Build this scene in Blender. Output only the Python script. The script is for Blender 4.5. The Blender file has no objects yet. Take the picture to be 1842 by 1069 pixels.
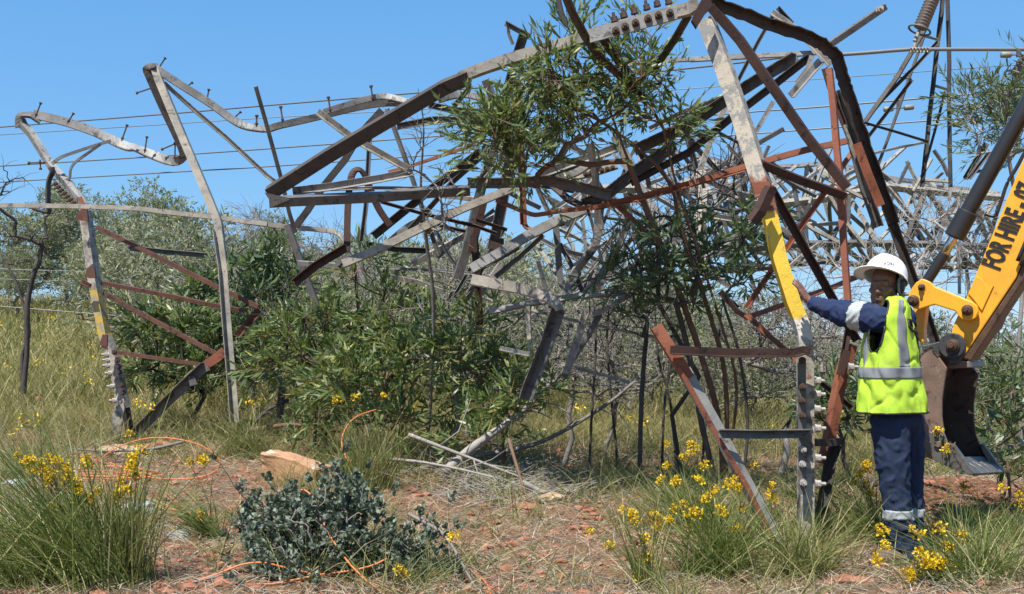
import bpy, bmesh, math, random
import numpy as np
from mathutils import Vector, Matrix, noise as mnoise

# ------------------------------------------------------------------ camera, sky, sun, exposure
scene = bpy.context.scene
C = scene.collection
W0, H0 = 1842.0, 1069.0
F = 1975.0            # focal length in photo pixels
EYE = 1.25            # eye height
HY = 630.0            # photo row of the horizon
cam_d = bpy.data.cameras.new('camera')
cam = bpy.data.objects.new('camera', cam_d); C.objects.link(cam)
cam.location = (0, 0, EYE); cam.rotation_euler = (math.radians(90), 0, 0)
cam_d.sensor_width = 36.0; cam_d.lens = 36.0 * F / W0
cam_d.shift_y = (HY - H0 / 2) / W0
cam_d.clip_start = 0.05; cam_d.clip_end = 9000
scene.camera = cam

SUN_EL, SUN_AZ = 60.0, 211.0     # azimuth: clockwise from the view direction (+Y); behind the camera, a little left
world = bpy.data.worlds.new('World'); scene.world = world; world.use_nodes = True
wn = world.node_tree
sky = wn.nodes.new('ShaderNodeTexSky'); sky.sky_type = 'NISHITA'; sky.sun_disc = False
sky.sun_elevation = math.radians(SUN_EL); sky.sun_rotation = math.radians(SUN_AZ)
sky.altitude = 1500; sky.air_density = 1.0; sky.dust_density = 0.0; sky.ozone_density = 4.0
_sp = wn.nodes.new('ShaderNodeSeparateColor'); _cb = wn.nodes.new('ShaderNodeCombineColor'); wn.links.new(sky.outputs[0], _sp.inputs[0])
for _i, (_g, _p) in enumerate(((.66, .75), (1.38, .50), (2.78, .28))):      # one colour response for the whole sky, as the camera had
    _m1 = wn.nodes.new('ShaderNodeMath'); _m1.operation = 'POWER'; _m1.inputs[1].default_value = _p; wn.links.new(_sp.outputs[_i], _m1.inputs[0])
    _m2 = wn.nodes.new('ShaderNodeMath'); _m2.operation = 'MULTIPLY'; _m2.inputs[1].default_value = _g; wn.links.new(_m1.outputs[0], _m2.inputs[0]); wn.links.new(_m2.outputs[0], _cb.inputs[_i])
wn.links.new(_cb.outputs[0], wn.nodes['Background'].inputs[0])
wn.nodes['Background'].inputs[1].default_value = 0.125
sun_d = bpy.data.lights.new('sun', 'SUN'); sun_d.energy = 5.0; sun_d.angle = math.radians(0.53); sun_d.color = (1.0, 0.95, 0.87)
sun = bpy.data.objects.new('sun', sun_d); C.objects.link(sun)
_e, _a = math.radians(SUN_EL), math.radians(SUN_AZ)
to_sun = Vector((math.sin(_a) * math.cos(_e), math.cos(_a) * math.cos(_e), math.sin(_e)))
sun.rotation_euler = to_sun.to_track_quat('Z', 'Y').to_euler(); sun.location = (0, -5, 12)
vs = scene.view_settings
vs.view_transform = 'Standard'; vs.look = 'None'; vs.gamma = 1.0; vs.use_curve_mapping = False; vs.exposure = 0.72
scene.render.engine = 'CYCLES'
scene.cycles.max_bounces = 6; scene.cycles.transparent_max_bounces = 4
scene.cycles.diffuse_bounces = 3; scene.cycles.glossy_bounces = 2; scene.cycles.transmission_bounces = 3

# ------------------------------------------------------------------ helpers
rng = np.random.default_rng(7)
def P(px, py, Y): return np.array([(px - W0 / 2) * Y / F, Y, EYE + (HY - py) * Y / F])
def sstep(a, b, x):
    t = np.clip((np.asarray(x, float) - a) / (b - a), 0, 1); return t * t * (3 - 2 * t)
def gh(x, y):
    """height of the ground at x, y"""
    x = np.asarray(x, float); y = np.asarray(y, float)
    u = x / np.maximum(np.abs(y), 6.0)
    near = 0.058 + (0.016 - 0.058) * sstep(-0.3, 0.32, u)
    z = near * np.clip(y - 8, 0, 10)
    far = 0.10 * (1 - sstep(-0.35, -0.02, u)) + 0.012 * (sstep(-0.35, -0.02, u) - sstep(0.1, 0.3, u))
    z = z + far * np.clip(y - 18, 0, 27) - 0.02 * sstep(0.1, 0.3, u) * np.clip(y - 16, 0, 240)
    amp = 1 / (1 + np.maximum(y, 0) / 60)
    z = z + 0.02 * amp * (np.sin(1.3 * x + .7 * y) + np.sin(-.8 * x + 1.7 * y + 1.1)) + 0.008 * amp * (np.sin(4.1 * x + 2 * np.sin(1.1 * y)) + np.sin(3.7 * y + 1.9 * np.sin(1.7 * x)))
    z = z + 0.16 * np.exp(-(((x - 3.7) / .9) ** 2 + ((y - 8.9) / .8) ** 2))     # dug soil under the bucket
    return z
def G(px, py):
    """point of the ground seen at a photo pixel"""
    lo = np.geomspace(3, 900, 3000)
    z = EYE + (HY - py) * lo / F
    d = z - gh((px - W0 / 2) * lo / F, lo)
    k = np.argmax(d < 0) if (d < 0).any() else len(lo) - 1
    Y = lo[k]; p = P(px, py, Y); p[2] = gh(p[0], p[1]); return p
def GY(px, Y):
    x = (px - W0 / 2) * Y / F
    return np.array([x, Y, float(gh(x, Y))])

def make_mesh(name, V, faces, mat=None, smooth=False):
    """faces: list of integer arrays (n,k)"""
    me = bpy.data.meshes.new(name)
    V = np.ascontiguousarray(V, dtype=np.float32)
    faces = [np.asarray(f, dtype=np.int32) for f in faces if len(f)]
    me.vertices.add(len(V)); me.vertices.foreach_set('co', V.ravel())
    nl = sum(f.size for f in faces); npol = sum(len(f) for f in faces)
    me.loops.add(nl); me.polygons.add(npol)
    me.loops.foreach_set('vertex_index', np.concatenate([f.ravel() for f in faces]))
    tot = np.concatenate([np.full(len(f), f.shape[1], np.int32) for f in faces])
    st = np.concatenate([[0], np.cumsum(tot)[:-1]]).astype(np.int32)
    me.polygons.foreach_set('loop_start', st); me.polygons.foreach_set('loop_total', tot)
    me.polygons.foreach_set('use_smooth', np.full(npol, bool(smooth)))
    me.update(calc_edges=True)
    if mat: me.materials.append(mat)
    return me
def link(name, me, parent=None, loc=None, rot=None):
    o = bpy.data.objects.new(name, me); C.objects.link(o)
    if parent is not None: o.parent = parent
    if loc is not None: o.location = loc
    if rot is not None: o.rotation_euler = rot
    return o
def tag(o, label=None, cat=None, group=None, kind=None):
    if label: o['label'] = label
    if cat: o['category'] = cat
    if group: o['group'] = group
    if kind: o['kind'] = kind
    return o
def thing(name, loc, label, cat, group=None):
    o = bpy.data.objects.new(name, None); C.objects.link(o)
    o.location = [float(v) for v in loc]; o.empty_display_size = .2
    return tag(o, label, cat, group)
def part(name, V, faces, mat, T, smooth=False, kind=None):
    """world-space verts -> a mesh child of thing T"""
    V = np.asarray(V, float)
    o = link(name, make_mesh(name, V - np.array(T.location), faces, mat, smooth), T)
    if kind: o['kind'] = kind
    return o
def sub(name, V, faces, mat, Ppart, T, smooth=False):
    o = part(name, V, faces, mat, T, smooth); o.parent = Ppart; return o
class MB:
    """collects shapes into one mesh"""
    def __init__(s): s.V = []; s.F = {}; s.n = 0
    def add(s, V, faces):
        V = np.asarray(V, float)
        for f in faces:
            f = np.asarray(f, np.int64)
            if f.size: s.F.setdefault(f.shape[1], []).append(f + s.n)
        s.V.append(V); s.n += len(V)
    def out(s): return np.concatenate(s.V), [np.concatenate(v) for v in s.F.values()]
def nrm(a):
    a = np.asarray(a, float); return a / np.maximum(np.linalg.norm(a, axis=-1, keepdims=True), 1e-9)
def resample(pts, step):
    pts = np.asarray(pts, float); seg = np.linalg.norm(np.diff(pts, axis=0), axis=1)
    out = [pts[:1]]
    for i, L in enumerate(seg):
        k = max(1, int(round(L / step))); t = (np.arange(1, k + 1) / k)[:, None]
        out.append(pts[i] + (pts[i + 1] - pts[i]) * t)
    return np.concatenate(out)
def catmull(pts, k=6):
    p = np.asarray(pts, float); p = np.vstack([2 * p[0] - p[1], p, 2 * p[-1] - p[-2]])
    out = []
    for i in range(1, len(p) - 2):
        t = (np.arange(k) / k)[:, None]
        a, b, c, d = p[i - 1], p[i], p[i + 1], p[i + 2]
        out.append(.5 * (2 * b + (c - a) * t + (2 * a - 5 * b + 4 * c - d) * t ** 2 + (3 * b - a - 3 * c + d) * t ** 3))
    out.append(p[-2:-1]); return np.concatenate(out)
def tubes(PT, R, sides=5, ends=True):
    """PT (M,k,3), R (M,k) -> one mesh of M tubes"""
    PT = np.asarray(PT, float); R = np.asarray(R, float)
    M, k, _ = PT.shape
    T = nrm(np.gradient(PT, axis=1))
    ref = np.where(np.abs(T[..., 2:3]) > .9, np.array([1., 0, 0]), np.array([0, 0, 1.]))
    A = nrm(np.cross(T, ref)); B = np.cross(T, A)
    ang = np.arange(sides) * 2 * np.pi / sides
    V = PT[:, :, None] + R[:, :, None, None] * (A[:, :, None] * np.cos(ang)[:, None] + B[:, :, None] * np.sin(ang)[:, None])
    idx = np.arange(M * k * sides).reshape(M, k, sides)
    a = idx[:, :-1]; b = idx[:, 1:]
    q = np.stack([a, np.roll(a, -1, 2), np.roll(b, -1, 2), b], -1).reshape(-1, 4)
    caps = [idx[:, 0][:, ::-1], idx[:, -1]]
    return V.reshape(-1, 3), [q] + (caps if ends else [])
def tube(pts, r, sides=8):
    pts = np.asarray(pts, float); rr = np.full(len(pts), r) if np.isscalar(r) else np.asarray(r)
    return tubes(pts[None], rr[None], sides)
def box_vf(c, s, R=None):
    v = np.array([[x, y, z] for x in (-.5, .5) for y in (-.5, .5) for z in (-.5, .5)]) * np.array(s)
    if R is not None: v = v @ np.array(R).T
    return v + np.array(c), [np.array([[0, 1, 3, 2], [4, 6, 7, 5], [0, 4, 5, 1], [2, 3, 7, 6], [0, 2, 6, 4], [1, 5, 7, 3]])]
def extrude(poly, vec):
    """poly (n,3) extruded by vec"""
    p = np.asarray(poly, float); n = len(p); V = np.vstack([p, p + np.array(vec)]); i = np.arange(n)
    return V, [np.stack([i, (i + 1) % n, (i + 1) % n + n, i + n], 1), i[None, ::-1], (i + n)[None]]
def frame_from(d):
    d = nrm(d); ref = np.array([0, 0, 1.]) if abs(d[2]) < .9 else np.array([1., 0, 0])
    a = nrm(np.cross(ref, d)); return np.stack([a, np.cross(d, a), d], 1)
def cyl(a, b, r, sides=12, r2=None, cham=0.0):
    a, b = np.asarray(a, float), np.asarray(b, float); r2 = r if r2 is None else r2
    if cham:
        d = nrm(b - a) * cham
        return tube([a, a + d, b - d, b], np.array([r - cham, r, r2, r2 - cham]), sides)
    return tube([a, b], np.array([r, r2]), sides)
def revolve(prof, sides=24):
    """prof list of (r,z) -> verts/faces about z"""
    prof = np.asarray(prof, float); ang = np.arange(sides) * 2 * np.pi / sides; k = len(prof)
    V = np.stack([prof[:, 0, None] * np.cos(ang), prof[:, 0, None] * np.sin(ang), np.repeat(prof[:, 1, None], sides, 1)], -1).reshape(-1, 3)
    i = np.arange(k * sides).reshape(k, sides)
    q = np.stack([i[:-1], np.roll(i[:-1], -1, 1), np.roll(i[1:], -1, 1), i[1:]], -1).reshape(-1, 4)
    return V, [q, i[:1, ::-1], i[-1:]]

# ------------------------------------------------------------------ materials
class NT:
    def __init__(s, name, rough=.6, spec=.3, metal=0.0):
        s.m = bpy.data.materials.new(name); s.m.use_nodes = True; s.t = s.m.node_tree
        s.b = s.t.nodes['Principled BSDF']; s.b.inputs['Roughness'].default_value = rough
        s.b.inputs['Specular IOR Level'].default_value = spec; s.b.inputs['Metallic'].default_value = metal
        s.co = s.t.nodes.new('ShaderNodeTexCoord').outputs['Object']
    def n(s, t, **kw):
        x = s.t.nodes.new(t)
        for k, v in kw.items(): setattr(x, k, v)
        return x
    def l(s, a, b): s.t.links.new(a, b)
    def noise(s, scale, detail=4, rough=.55, co=None, dist=0):
        x = s.n('ShaderNodeTexNoise'); x.inputs['Scale'].default_value = scale; x.inputs['Detail'].default_value = detail
        x.inputs['Roughness'].default_value = rough; x.inputs['Distortion'].default_value = dist; s.l(co or s.co, x.inputs['Vector']); return x.outputs['Fac']
    def ramp(s, fac, *stops):
        r = s.n('ShaderNodeValToRGB'); e = r.color_ramp.elements
        while len(e) < len(stops): e.new(.5)
        for el, (p, c) in zip(e, stops):
            el.position = p; el.color = (*c, 1) if len(c) == 3 else c
        s.l(fac, r.inputs[0]); return r.outputs[0]
    def thr(s, fac, a, b):
        r = s.n('ShaderNodeMapRange'); r.inputs[1].default_value = a; r.inputs[2].default_value = b; s.l(fac, r.inputs[0]); return r.outputs[0]
    def mix(s, fac, a, b, mode='MIX'):
        x = s.n('ShaderNodeMix', data_type='RGBA', blend_type=mode)
        for inp, v in ((x.inputs['Factor'], fac), (x.inputs['A'], a), (x.inputs['B'], b)):
            if isinstance(v, (int, float)): inp.default_value = v
            elif isinstance(v, tuple): inp.default_value = (*v, 1)
            else: s.l(v, inp)
        return x.outputs['Result']
    def math(s, op, a, b=0.0):
        x = s.n('ShaderNodeMath', operation=op)
        for inp, v in zip(x.inputs, (a, b)):
            if isinstance(v, (int, float)): inp.default_value = v
            else: s.l(v, inp)
        return x.outputs[0]
    def island(s): return s.n('ShaderNodeNewGeometry').outputs['Random Per Island']
    def bump(s, h, strength=.3, dist=.01):
        x = s.n('ShaderNodeBump'); x.inputs['Strength'].default_value = strength; x.inputs['Distance'].default_value = dist
        s.l(h, x.inputs['Height']); s.l(x.outputs[0], s.b.inputs['Normal'])
    def col(s, c):
        if isinstance(c, tuple): s.b.inputs['Base Color'].default_value = (*c, 1)
        else: s.l(c, s.b.inputs['Base Color'])
        return s
def steel(name, a, b, rust, ramt=.62, scale=5, rough=.6, metal=.15):
    k = NT(name, rough, .35, metal)
    c = k.ramp(k.noise(scale, 8, .65), (.35, a), (.62, b))
    c = k.mix(k.thr(k.noise(scale * 4.5, 6, .7), ramt, ramt + .1), c, rust)
    c = k.mix(k.thr(k.noise(scale * 1.3 + 3, 7, .75, dist=.6), .56, .62), c, tuple(.45 * v for v in b))
    k.col(c); k.bump(k.noise(scale * 14, 5), .35, .006); return k.m
M = {}
M['pale'] = steel('galvanised_pale', (.39, .35, .285), (.23, .21, .18), (.16, .10, .06), .60)
M['umber'] = steel('weathered_umber', (.062, .032, .024), (.038, .021, .016), (.12, .05, .028), .62, 4, .65, .05)  # oxide brown darkened in colour for members seen from their shadow side
M['umber_grey'] = steel('weathered_brown_grey', (.085, .068, .052), (.05, .042, .035), (.11, .06, .035), .58, 4, .65, .05)  # shade of the folded chord's underside put into the colour
M['grey'] = steel('galvanised_grey', (.30, .29, .27), (.19, .185, .175), (.13, .08, .05), .62)
M['dull'] = steel('galvanised_dull', (.16, .155, .145), (.10, .095, .09), (.11, .065, .04), .58)
M['dark'] = steel('steel_dark', (.075, .068, .062), (.045, .04, .037), (.07, .035, .022), .55)
M['brown'] = steel('oxide_brown', (.13, .055, .036), (.08, .036, .026), (.18, .08, .04), .60, 4, .65, .05)
M['red'] = steel('oxide_red', (.27, .095, .05), (.19, .065, .036), (.10, .045, .03), .63, 4, .7, .03)
M['bolt'] = steel('bolt_rusty', (.10, .06, .042), (.06, .04, .032), (.2, .09, .05), .6, 20)
M['bolt_pale'] = steel('bolt_pale', (.42, .39, .35), (.28, .26, .24), (.14, .08, .05), .62, 30)
def leg_paint():
    """main leg: old peeling primer, rust at the knuckle, yellow paint, white, then bare stained steel (bands by height)"""
    k = NT('painted_leg', .6, .35, .05)
    sep = k.n('ShaderNodeSeparateXYZ'); k.l(k.co, sep.inputs[0]); z = sep.outputs[2]
    zn = k.math('ADD', z, k.math('MULTIPLY', k.math('SUBTRACT', k.noise(9, 5), .5), .22))
    peel = k.noise(11, 8, .72)
    primer = k.mix(k.thr(peel, .50, .53), (.37, .325, .255), (.21, .205, .19))
    primer = k.mix(k.thr(k.noise(34, 6, .7), .6, .66), primer, (.17, .10, .065))
    yel = k.mix(k.thr(k.noise(22, 7, .7), .615, .65), (.66, .45, .045), (.33, .30, .24))
    yel = k.mix(k.thr(k.noise(15, 6, .7), .63, .68), yel, (.20, .13, .04))
    wht = k.mix(k.thr(peel, .55, .6), (.60, .57, .50), (.22, .19, .15))
    bare = k.mix(k.thr(k.noise(8, 8, .7), .46, .6), (.40, .37, .32), (.10, .09, .075))
    bare = k.mix(k.thr(k.noise(5, 6, .7), .56, .66), bare, (.19, .09, .05))
    rust = k.mix(k.thr(peel, .45, .6), (.24, .09, .05), (.13, .055, .035))
    c = k.mix(k.thr(zn, 1.30, 1.33), bare, wht)
    c = k.mix(k.thr(zn, 1.43, 1.45), c, yel)
    c = k.mix(k.thr(zn, 2.12, 2.15), c, rust)
    c = k.mix(k.thr(zn, 2.33, 2.36), c, primer)
    k.col(c); k.bump(k.mix(.5, k.noise(30, 6), k.thr(peel, .45, .55)), .5, .006); return k.m
M['leg'] = leg_paint()
def left_leg_paint():
    k = NT('left_leg_paint', .6, .35, .05)
    sep = k.n('ShaderNodeSeparateXYZ'); k.l(k.co, sep.inputs[0]); z = sep.outputs[2]
    zn = k.math('ADD', z, k.math('MULTIPLY', k.math('SUBTRACT', k.noise(8, 5), .5), .2))
    bare = k.mix(k.thr(k.noise(9, 8, .7), .45, .6), (.38, .34, .29), (.15, .13, .11))
    bare = k.mix(k.thr(k.noise(20, 6, .7), .6, .66), bare, (.16, .09, .055))
    yel = k.mix(k.thr(k.noise(14, 7, .7), .48, .56), (.46, .32, .06), (.28, .25, .19))
    c = k.mix(k.thr(zn, 1.10, 1.15), bare, yel); c = k.mix(k.thr(zn, 1.62, 1.68), c, bare)
    k.col(c); k.bump(k.noise(30, 6), .4, .006); return k.m
M['leftleg'] = left_leg_paint()
def simple(name, c, rough=.6, spec=.3, metal=0., var=.25, scale=8, bump=.2, bscale=40, bd=.004):
    k = NT(name, rough, spec, metal)
    k.col(k.mix(k.noise(scale, 6, .6), tuple(v * (1 - var) for v in c), tuple(min(1, v * (1 + var)) for v in c)))
    if bump: k.bump(k.noise(bscale, 5), bump, bd)
    return k.m
def leafmat(name, stops, rough=.45, trans=.25, spec=.35):
    k = NT(name, rough, spec)
    c = k.ramp(k.island(), *stops)
    k.col(c)
    tr = k.n('ShaderNodeBsdfTranslucent'); k.l(k.mix(.5, c, (.22, .30, .03)), tr.inputs[0])
    mx = k.n('ShaderNodeMixShader'); mx.inputs[0].default_value = trans
    out = k.t.nodes['Material Output']
    k.l(k.b.outputs[0], mx.inputs[1]); k.l(tr.outputs[0], mx.inputs[2]); k.l(mx.outputs[0], out.inputs[0]); return k.m
M['wattle'] = leafmat('wattle_leaf', [(0, (.066, .112, .040)), (.5, (.125, .182, .062)), (.85, (.205, .26, .10)), (1, (.36, .33, .09))], .42, .34, .5)
M['wattle_dark'] = leafmat('wattle_leaf_dark', [(0, (.050, .09, .042)), (.6, (.095, .15, .066)), (1, (.17, .22, .095))], .42, .32, .5)
M['willow'] = leafmat('narrow_leaf', [(0, (.075, .115, .05)), (.6, (.115, .16, .07)), (1, (.18, .21, .09))], .42, .25)
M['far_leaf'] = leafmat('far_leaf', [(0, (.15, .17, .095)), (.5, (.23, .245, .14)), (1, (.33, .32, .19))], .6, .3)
M['saltbush'] = leafmat('round_leaf', [(0, (.062, .085, .058)), (.5, (.115, .145, .10)), (1, (.20, .23, .165))], .5, .12, .45)
M['grass'] = leafmat('green_blade', [(0, (.075, .11, .026)), (.35, (.135, .16, .044)), (.65, (.25, .24, .085)), (1, (.44, .36, .19))], .5, .3)
M['grass_dark'] = leafmat('tussock_blade', [(0, (.05, .09, .02)), (.4, (.11, .16, .038)), (.75, (.22, .25, .07)), (1, (.46, .39, .19))], .42, .28)
M['meadow'] = leafmat('meadow_blade', [(0, (.12, .13, .04)), (.35, (.21, .19, .065)), (.7, (.34, .28, .12)), (1, (.46, .37, .20))], .55, .3)
M['straw'] = leafmat('straw', [(0, (.19, .135, .085)), (.4, (.31, .235, .15)), (.8, (.44, .36, .25)), (1, (.56, .50, .40))], .6, .15)
M['petal'] = leafmat('yellow_petal', [(0, (.62, .36, .01)), (.5, (.80, .55, .015)), (.9, (.84, .66, .05)), (1, (.30, .15, .02))], .5, .25)
M['seed'] = leafmat('brown_bract', [(0, (.12, .06, .02)), (1, (.28, .15, .04))], .6, .1)
M['bark_grey'] = simple('bark_grey', (.20, .18, .16), .8, .1, var=.4, scale=6, bump=.5, bscale=18, bd=.01)
M['bark_pale'] = simple('bark_pale', (.29, .265, .235), .8, .1, var=.35, scale=6, bump=.4, bscale=20, bd=.01)
M['bark_dark'] = simple('bark_burnt', (.075, .066, .060), .85, .1, var=.45, scale=6, bump=.6, bscale=16, bd=.012)
M['bark_brown'] = simple('bark_brown', (.16, .10, .07), .8, .1, var=.4, scale=6, bump=.5, bscale=18, bd=.01)
M['twig_yellow'] = simple('twig_yellow', (.22, .17, .06), .7, .2, var=.4)
M['dead_twig'] = simple('dead_twig', (.19, .175, .155), .85, .1, var=.45, scale=2.0)
M['cable'] = simple('orange_cable', (.62, .185, .055), .5, .4, var=.12, bump=0)
M['wire'] = simple('conductor', (.16, .165, .17), .5, .4, .5, var=.2, scale=3, bump=0)
M['wire_grey'] = simple('conductor_wrap', (.24, .24, .24), .5, .4, .5, var=.2, scale=20, bump=0)
M['insul'] = simple('insulator_brown', (.19, .155, .13), .55, .4, var=.25)
# ------------------------------------------------------------------ ground sheet
def ground_mat():
    k = NT('dry_ground', .9, .1)
    big = k.noise(.55, 5, .6); mid = k.noise(3.2, 7, .65); fine = k.noise(28, 6, .7); gr = k.noise(90, 4, .7)
    soil = k.ramp(fine, (.3, (.12, .052, .03)), (.5, (.215, .112, .068)), (.7, (.32, .17, .105)))
    straw = k.ramp(gr, (.3, (.10, .075, .048)), (.55, (.24, .185, .12)), (.75, (.40, .33, .23)))
    c = k.mix(k.thr(mid, .47, .66), soil, straw)
    sep = k.n('ShaderNodeSeparateXYZ'); k.l(k.co, sep.inputs[0])
    dist = k.thr(k.math('ADD', sep.outputs[1], k.math('MULTIPLY', k.math('SUBTRACT', big, .5), 5)), 12, 17)
    green = k.ramp(k.noise(9, 6, .7), (.3, (.10, .105, .035)), (.55, (.19, .18, .07)), (.75, (.30, .26, .13)))
    c = k.mix(dist, c, green)
    k.col(c); k.bump(k.mix(.5, fine, gr), .9, .03); return k.m
M['ground'] = ground_mat()
def _ax(a, b, st, lo, hi, n):
    core = np.arange(a, b + st, st)
    return np.concatenate([a - np.geomspace(st, a - lo, n)[::-1], core, core[-1] + np.geomspace(st, hi - core[-1], n)])
xs = _ax(-9, 9, .13, -4000, 4000, 38); ys = _ax(4.5, 20, .13, -300, 6000, 40)
X, Yg = np.meshgrid(xs, ys); Zg = gh(X, Yg)
_near = np.exp(-np.maximum(Yg - 12, 0) / 6) * (Yg > 3)
_r = np.random.default_rng(3); Zg = Zg + _near * _r.normal(0, .007, Zg.shape)
ii = np.arange(X.size).reshape(X.shape)
gq = np.stack([ii[:-1, :-1], ii[:-1, 1:], ii[1:, 1:], ii[1:, :-1]], -1).reshape(-1, 4)
tag(link('ground', make_mesh('ground', np.stack([X, Yg, Zg], -1).reshape(-1, 3), [gq], M['ground'], True)), kind='structure')

# ------------------------------------------------------------------ steel members
class Zone:
    """pixel zone: a crop of the photograph with its own scale"""
    def __init__(s, x, y, k): s.x, s.y, s.k = x, y, k
    def pts(s, L): return [(s.x + a * s.k, s.y + b * s.k) for a, b in L]
px_ = Zone(0, 0, 1.0)
z1 = Zone(0, 80, 480 / 1350); z2 = Zone(0, 420, 480 / 1222); z3 = Zone(440, 60, 500 / 1336); z4 = Zone(840, 0, 500 / 1336)
z5 = Zone(1240, 0, 602 / 1609); z6 = Zone(440, 420, 500 / 1273); z7 = Zone(840, 380, 500 / 1273); z8 = Zone(1280, 340, 562 / 1430)
zt = Zone(1160, 560, 400 / 1018); zm = Zone(930, 230, 360 / 1166); zl = Zone(1440, 260, 402 / 1791); zk = Zone(440, 250, 280 / 1109)
def lift(zone, L, Y):
    """pixels + depths -> world points; Y a number, a pair (start, end) or one per point"""
    q = zone.pts(L); n = len(q)
    if np.isscalar(Y): Y = [Y] * n
    elif len(Y) == 2 and n != 2:
        a = np.array(q); d = np.concatenate([[0], np.cumsum(np.hypot(*np.diff(a, axis=0).T))]); Y = list(Y[0] + (Y[1] - Y[0]) * d / d[-1])
    return np.array([P(x, y, yy) for (x, y), yy in zip(q, Y)])
def sweep(pts, profs):
    """profs (k,m,2) in (side, toward-eye) coordinates"""
    k = len(pts); t = np.gradient(pts, axis=0)
    if k > 2:
        d = nrm(np.diff(pts, axis=0)); t[1:-1] = d[:-1] + d[1:]
    t = nrm(t); v = nrm(np.array([0, 0, EYE]) - pts)
    s = np.cross(t, v); sl = np.linalg.norm(s, axis=1, keepdims=True)
    s = s / np.maximum(sl, 1e-6); n = np.cross(s, t); n = np.where((n * v).sum(1, keepdims=True) < 0, -n, n)
    m = profs.shape[1]
    V = pts[:, None] + s[:, None] * profs[..., 0:1] + n[:, None] * profs[..., 1:2]
    i = np.arange(k * m).reshape(k, m)
    q = np.stack([i[:-1], np.roll(i[:-1], -1, 1), np.roll(i[1:], -1, 1), i[1:]], -1).reshape(-1, 4)
    return V.reshape(-1, 3), [q, i[:1, ::-1], i[-1:]]
def lprof(w, mode, phi, flip):
    f = math.radians(phi); sg = -1 if mode == 'c' else 1
    u1 = np.array([math.cos(f), sg * math.sin(f)]); u2 = np.array([-math.sin(f), sg * math.cos(f)])
    L = w / (math.cos(f) + math.sin(f)); t = max(.007, .085 * L)
    p = np.array([[0, 0], u1 * L, u1 * L + u2 * t, (u1 + u2) * t, u2 * L + u1 * t, u2 * L])
    p[:, 0] -= (p[:, 0].max() + p[:, 0].min()) / 2
    if flip: p[:, 0] *= -1
    return p
_mr = np.random.default_rng(21)
def A(T, mat, zone, w, L, Y, mode='c', phi=18, flip=False, name='steel_angle', smooth=0, wob=.004, auto=True, label=None):
    """a steel angle along a bent line seen at pixels L; w = visible width in zone pixels"""
    p = lift(zone, L, Y)
    if smooth: p = catmull(p, smooth)
    if mode == 'c' and 20 <= phi <= 32 and auto:
        k_ = len(p) // 2; t_ = p[min(k_ + 1, len(p) - 1)] - p[max(k_ - 1, 0)]; sz = np.cross(t_, np.array([0, 0, EYE]) - p[k_])[2]; r_ = _mr.random()
        if mat in ('dark', 'dull', 'umber', 'umber_grey') and r_ < .72: mode, phi, flip = 'o', float(_mr.uniform(10, 22)), sz > 0
        elif mat not in ('dark', 'dull', 'umber', 'umber_grey') and r_ < .40: mode, phi, flip = 'o', float(_mr.uniform(12, 24)), sz < 0
        else: phi = float(_mr.uniform(7, 17))
    wm = w * zone.k * p[:, 1].mean() / F
    q = resample(p, .5); q[1:-1] += _mr.normal(0, wob, q[1:-1].shape) * np.array([1, .5, 1])
    pr = lprof(wm, mode, phi, flip); pr = np.repeat(pr[None], len(q), 0)
    V, Fc = sweep(q, pr)
    o = part(name, V, Fc, M[mat] if isinstance(mat, str) else mat, T)
    if label: o['label'] = label
    return o
def S(T, mat, zone, w, L, Y, rolls, th=.012, name='steel_strap', smooth=3, label=None):
    """a flat or crushed bar that twists: rolls in degrees per point"""
    p = lift(zone, L, Y); r = np.radians(np.array(rolls, float))
    pp = catmull(p, smooth); rr = np.interp(np.linspace(0, len(p) - 1, len(pp)), np.arange(len(p)), r)
    wm = w * zone.k * p[:, 1].mean() / F
    h_ = max(.10, th / wm); base = np.array([[-.5, 0], [.40, .0], [.5, -.06], [.5, -.34], [.5 - h_, -.34], [.5 - h_, -h_], [-.5, -h_]]) * wm
    c, s_ = np.cos(rr)[:, None], np.sin(rr)[:, None]
    pr = np.stack([base[None, :, 0] * c - base[None, :, 1] * s_, base[None, :, 0] * s_ + base[None, :, 1] * c], -1)
    V, Fc = sweep(pp, pr)
    o = part(name, V, Fc, M[mat], T)
    if label: o['label'] = label
    return o
def plate(T, mat, zone, poly, Y, th=.012, name='gusset_plate', tilt=0.0):
    p = lift(zone, poly, Y)
    if tilt: p[:, 1] += (p[:, 0] - p[:, 0].mean()) * tilt
    V, Fc = extrude(p, (0, th, 0)); return part(name, V, Fc, M[mat], T)
def _bolt_mesh(nm, mat):
    mb = MB(); a = np.array
    mb.add(*cyl((0, 0, 0), (0, 0, .008), .020, 12)); mb.add(*cyl((0, 0, .0085), (0, 0, .028), .017, 6)); mb.add(*cyl((0, 0, .02), (0, 0, .050), .0085, 8))
    return make_mesh(nm, *mb.out(), mat)
bolt_me = _bolt_mesh('bolt', M['bolt']); bolt_pale_me = _bolt_mesh('bolt_pale', M['bolt_pale'])
def bolt(T, zone, pt, Y, d=(0, -1, 0), size=1.0, pale=False, name='bolt'):
    q = zone.pts([pt])[0]; p = P(*q, Y) - np.array(T.location)
    o = link(name, bolt_pale_me if pale else bolt_me, T); R = frame_from(np.array(d, float))
    m = Matrix([[*R[0], p[0]], [*R[1], p[1]], [*R[2], p[2]], [0, 0, 0, 1]]); o.matrix_local = m @ Matrix.Scale(size, 4)
    return o
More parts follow.
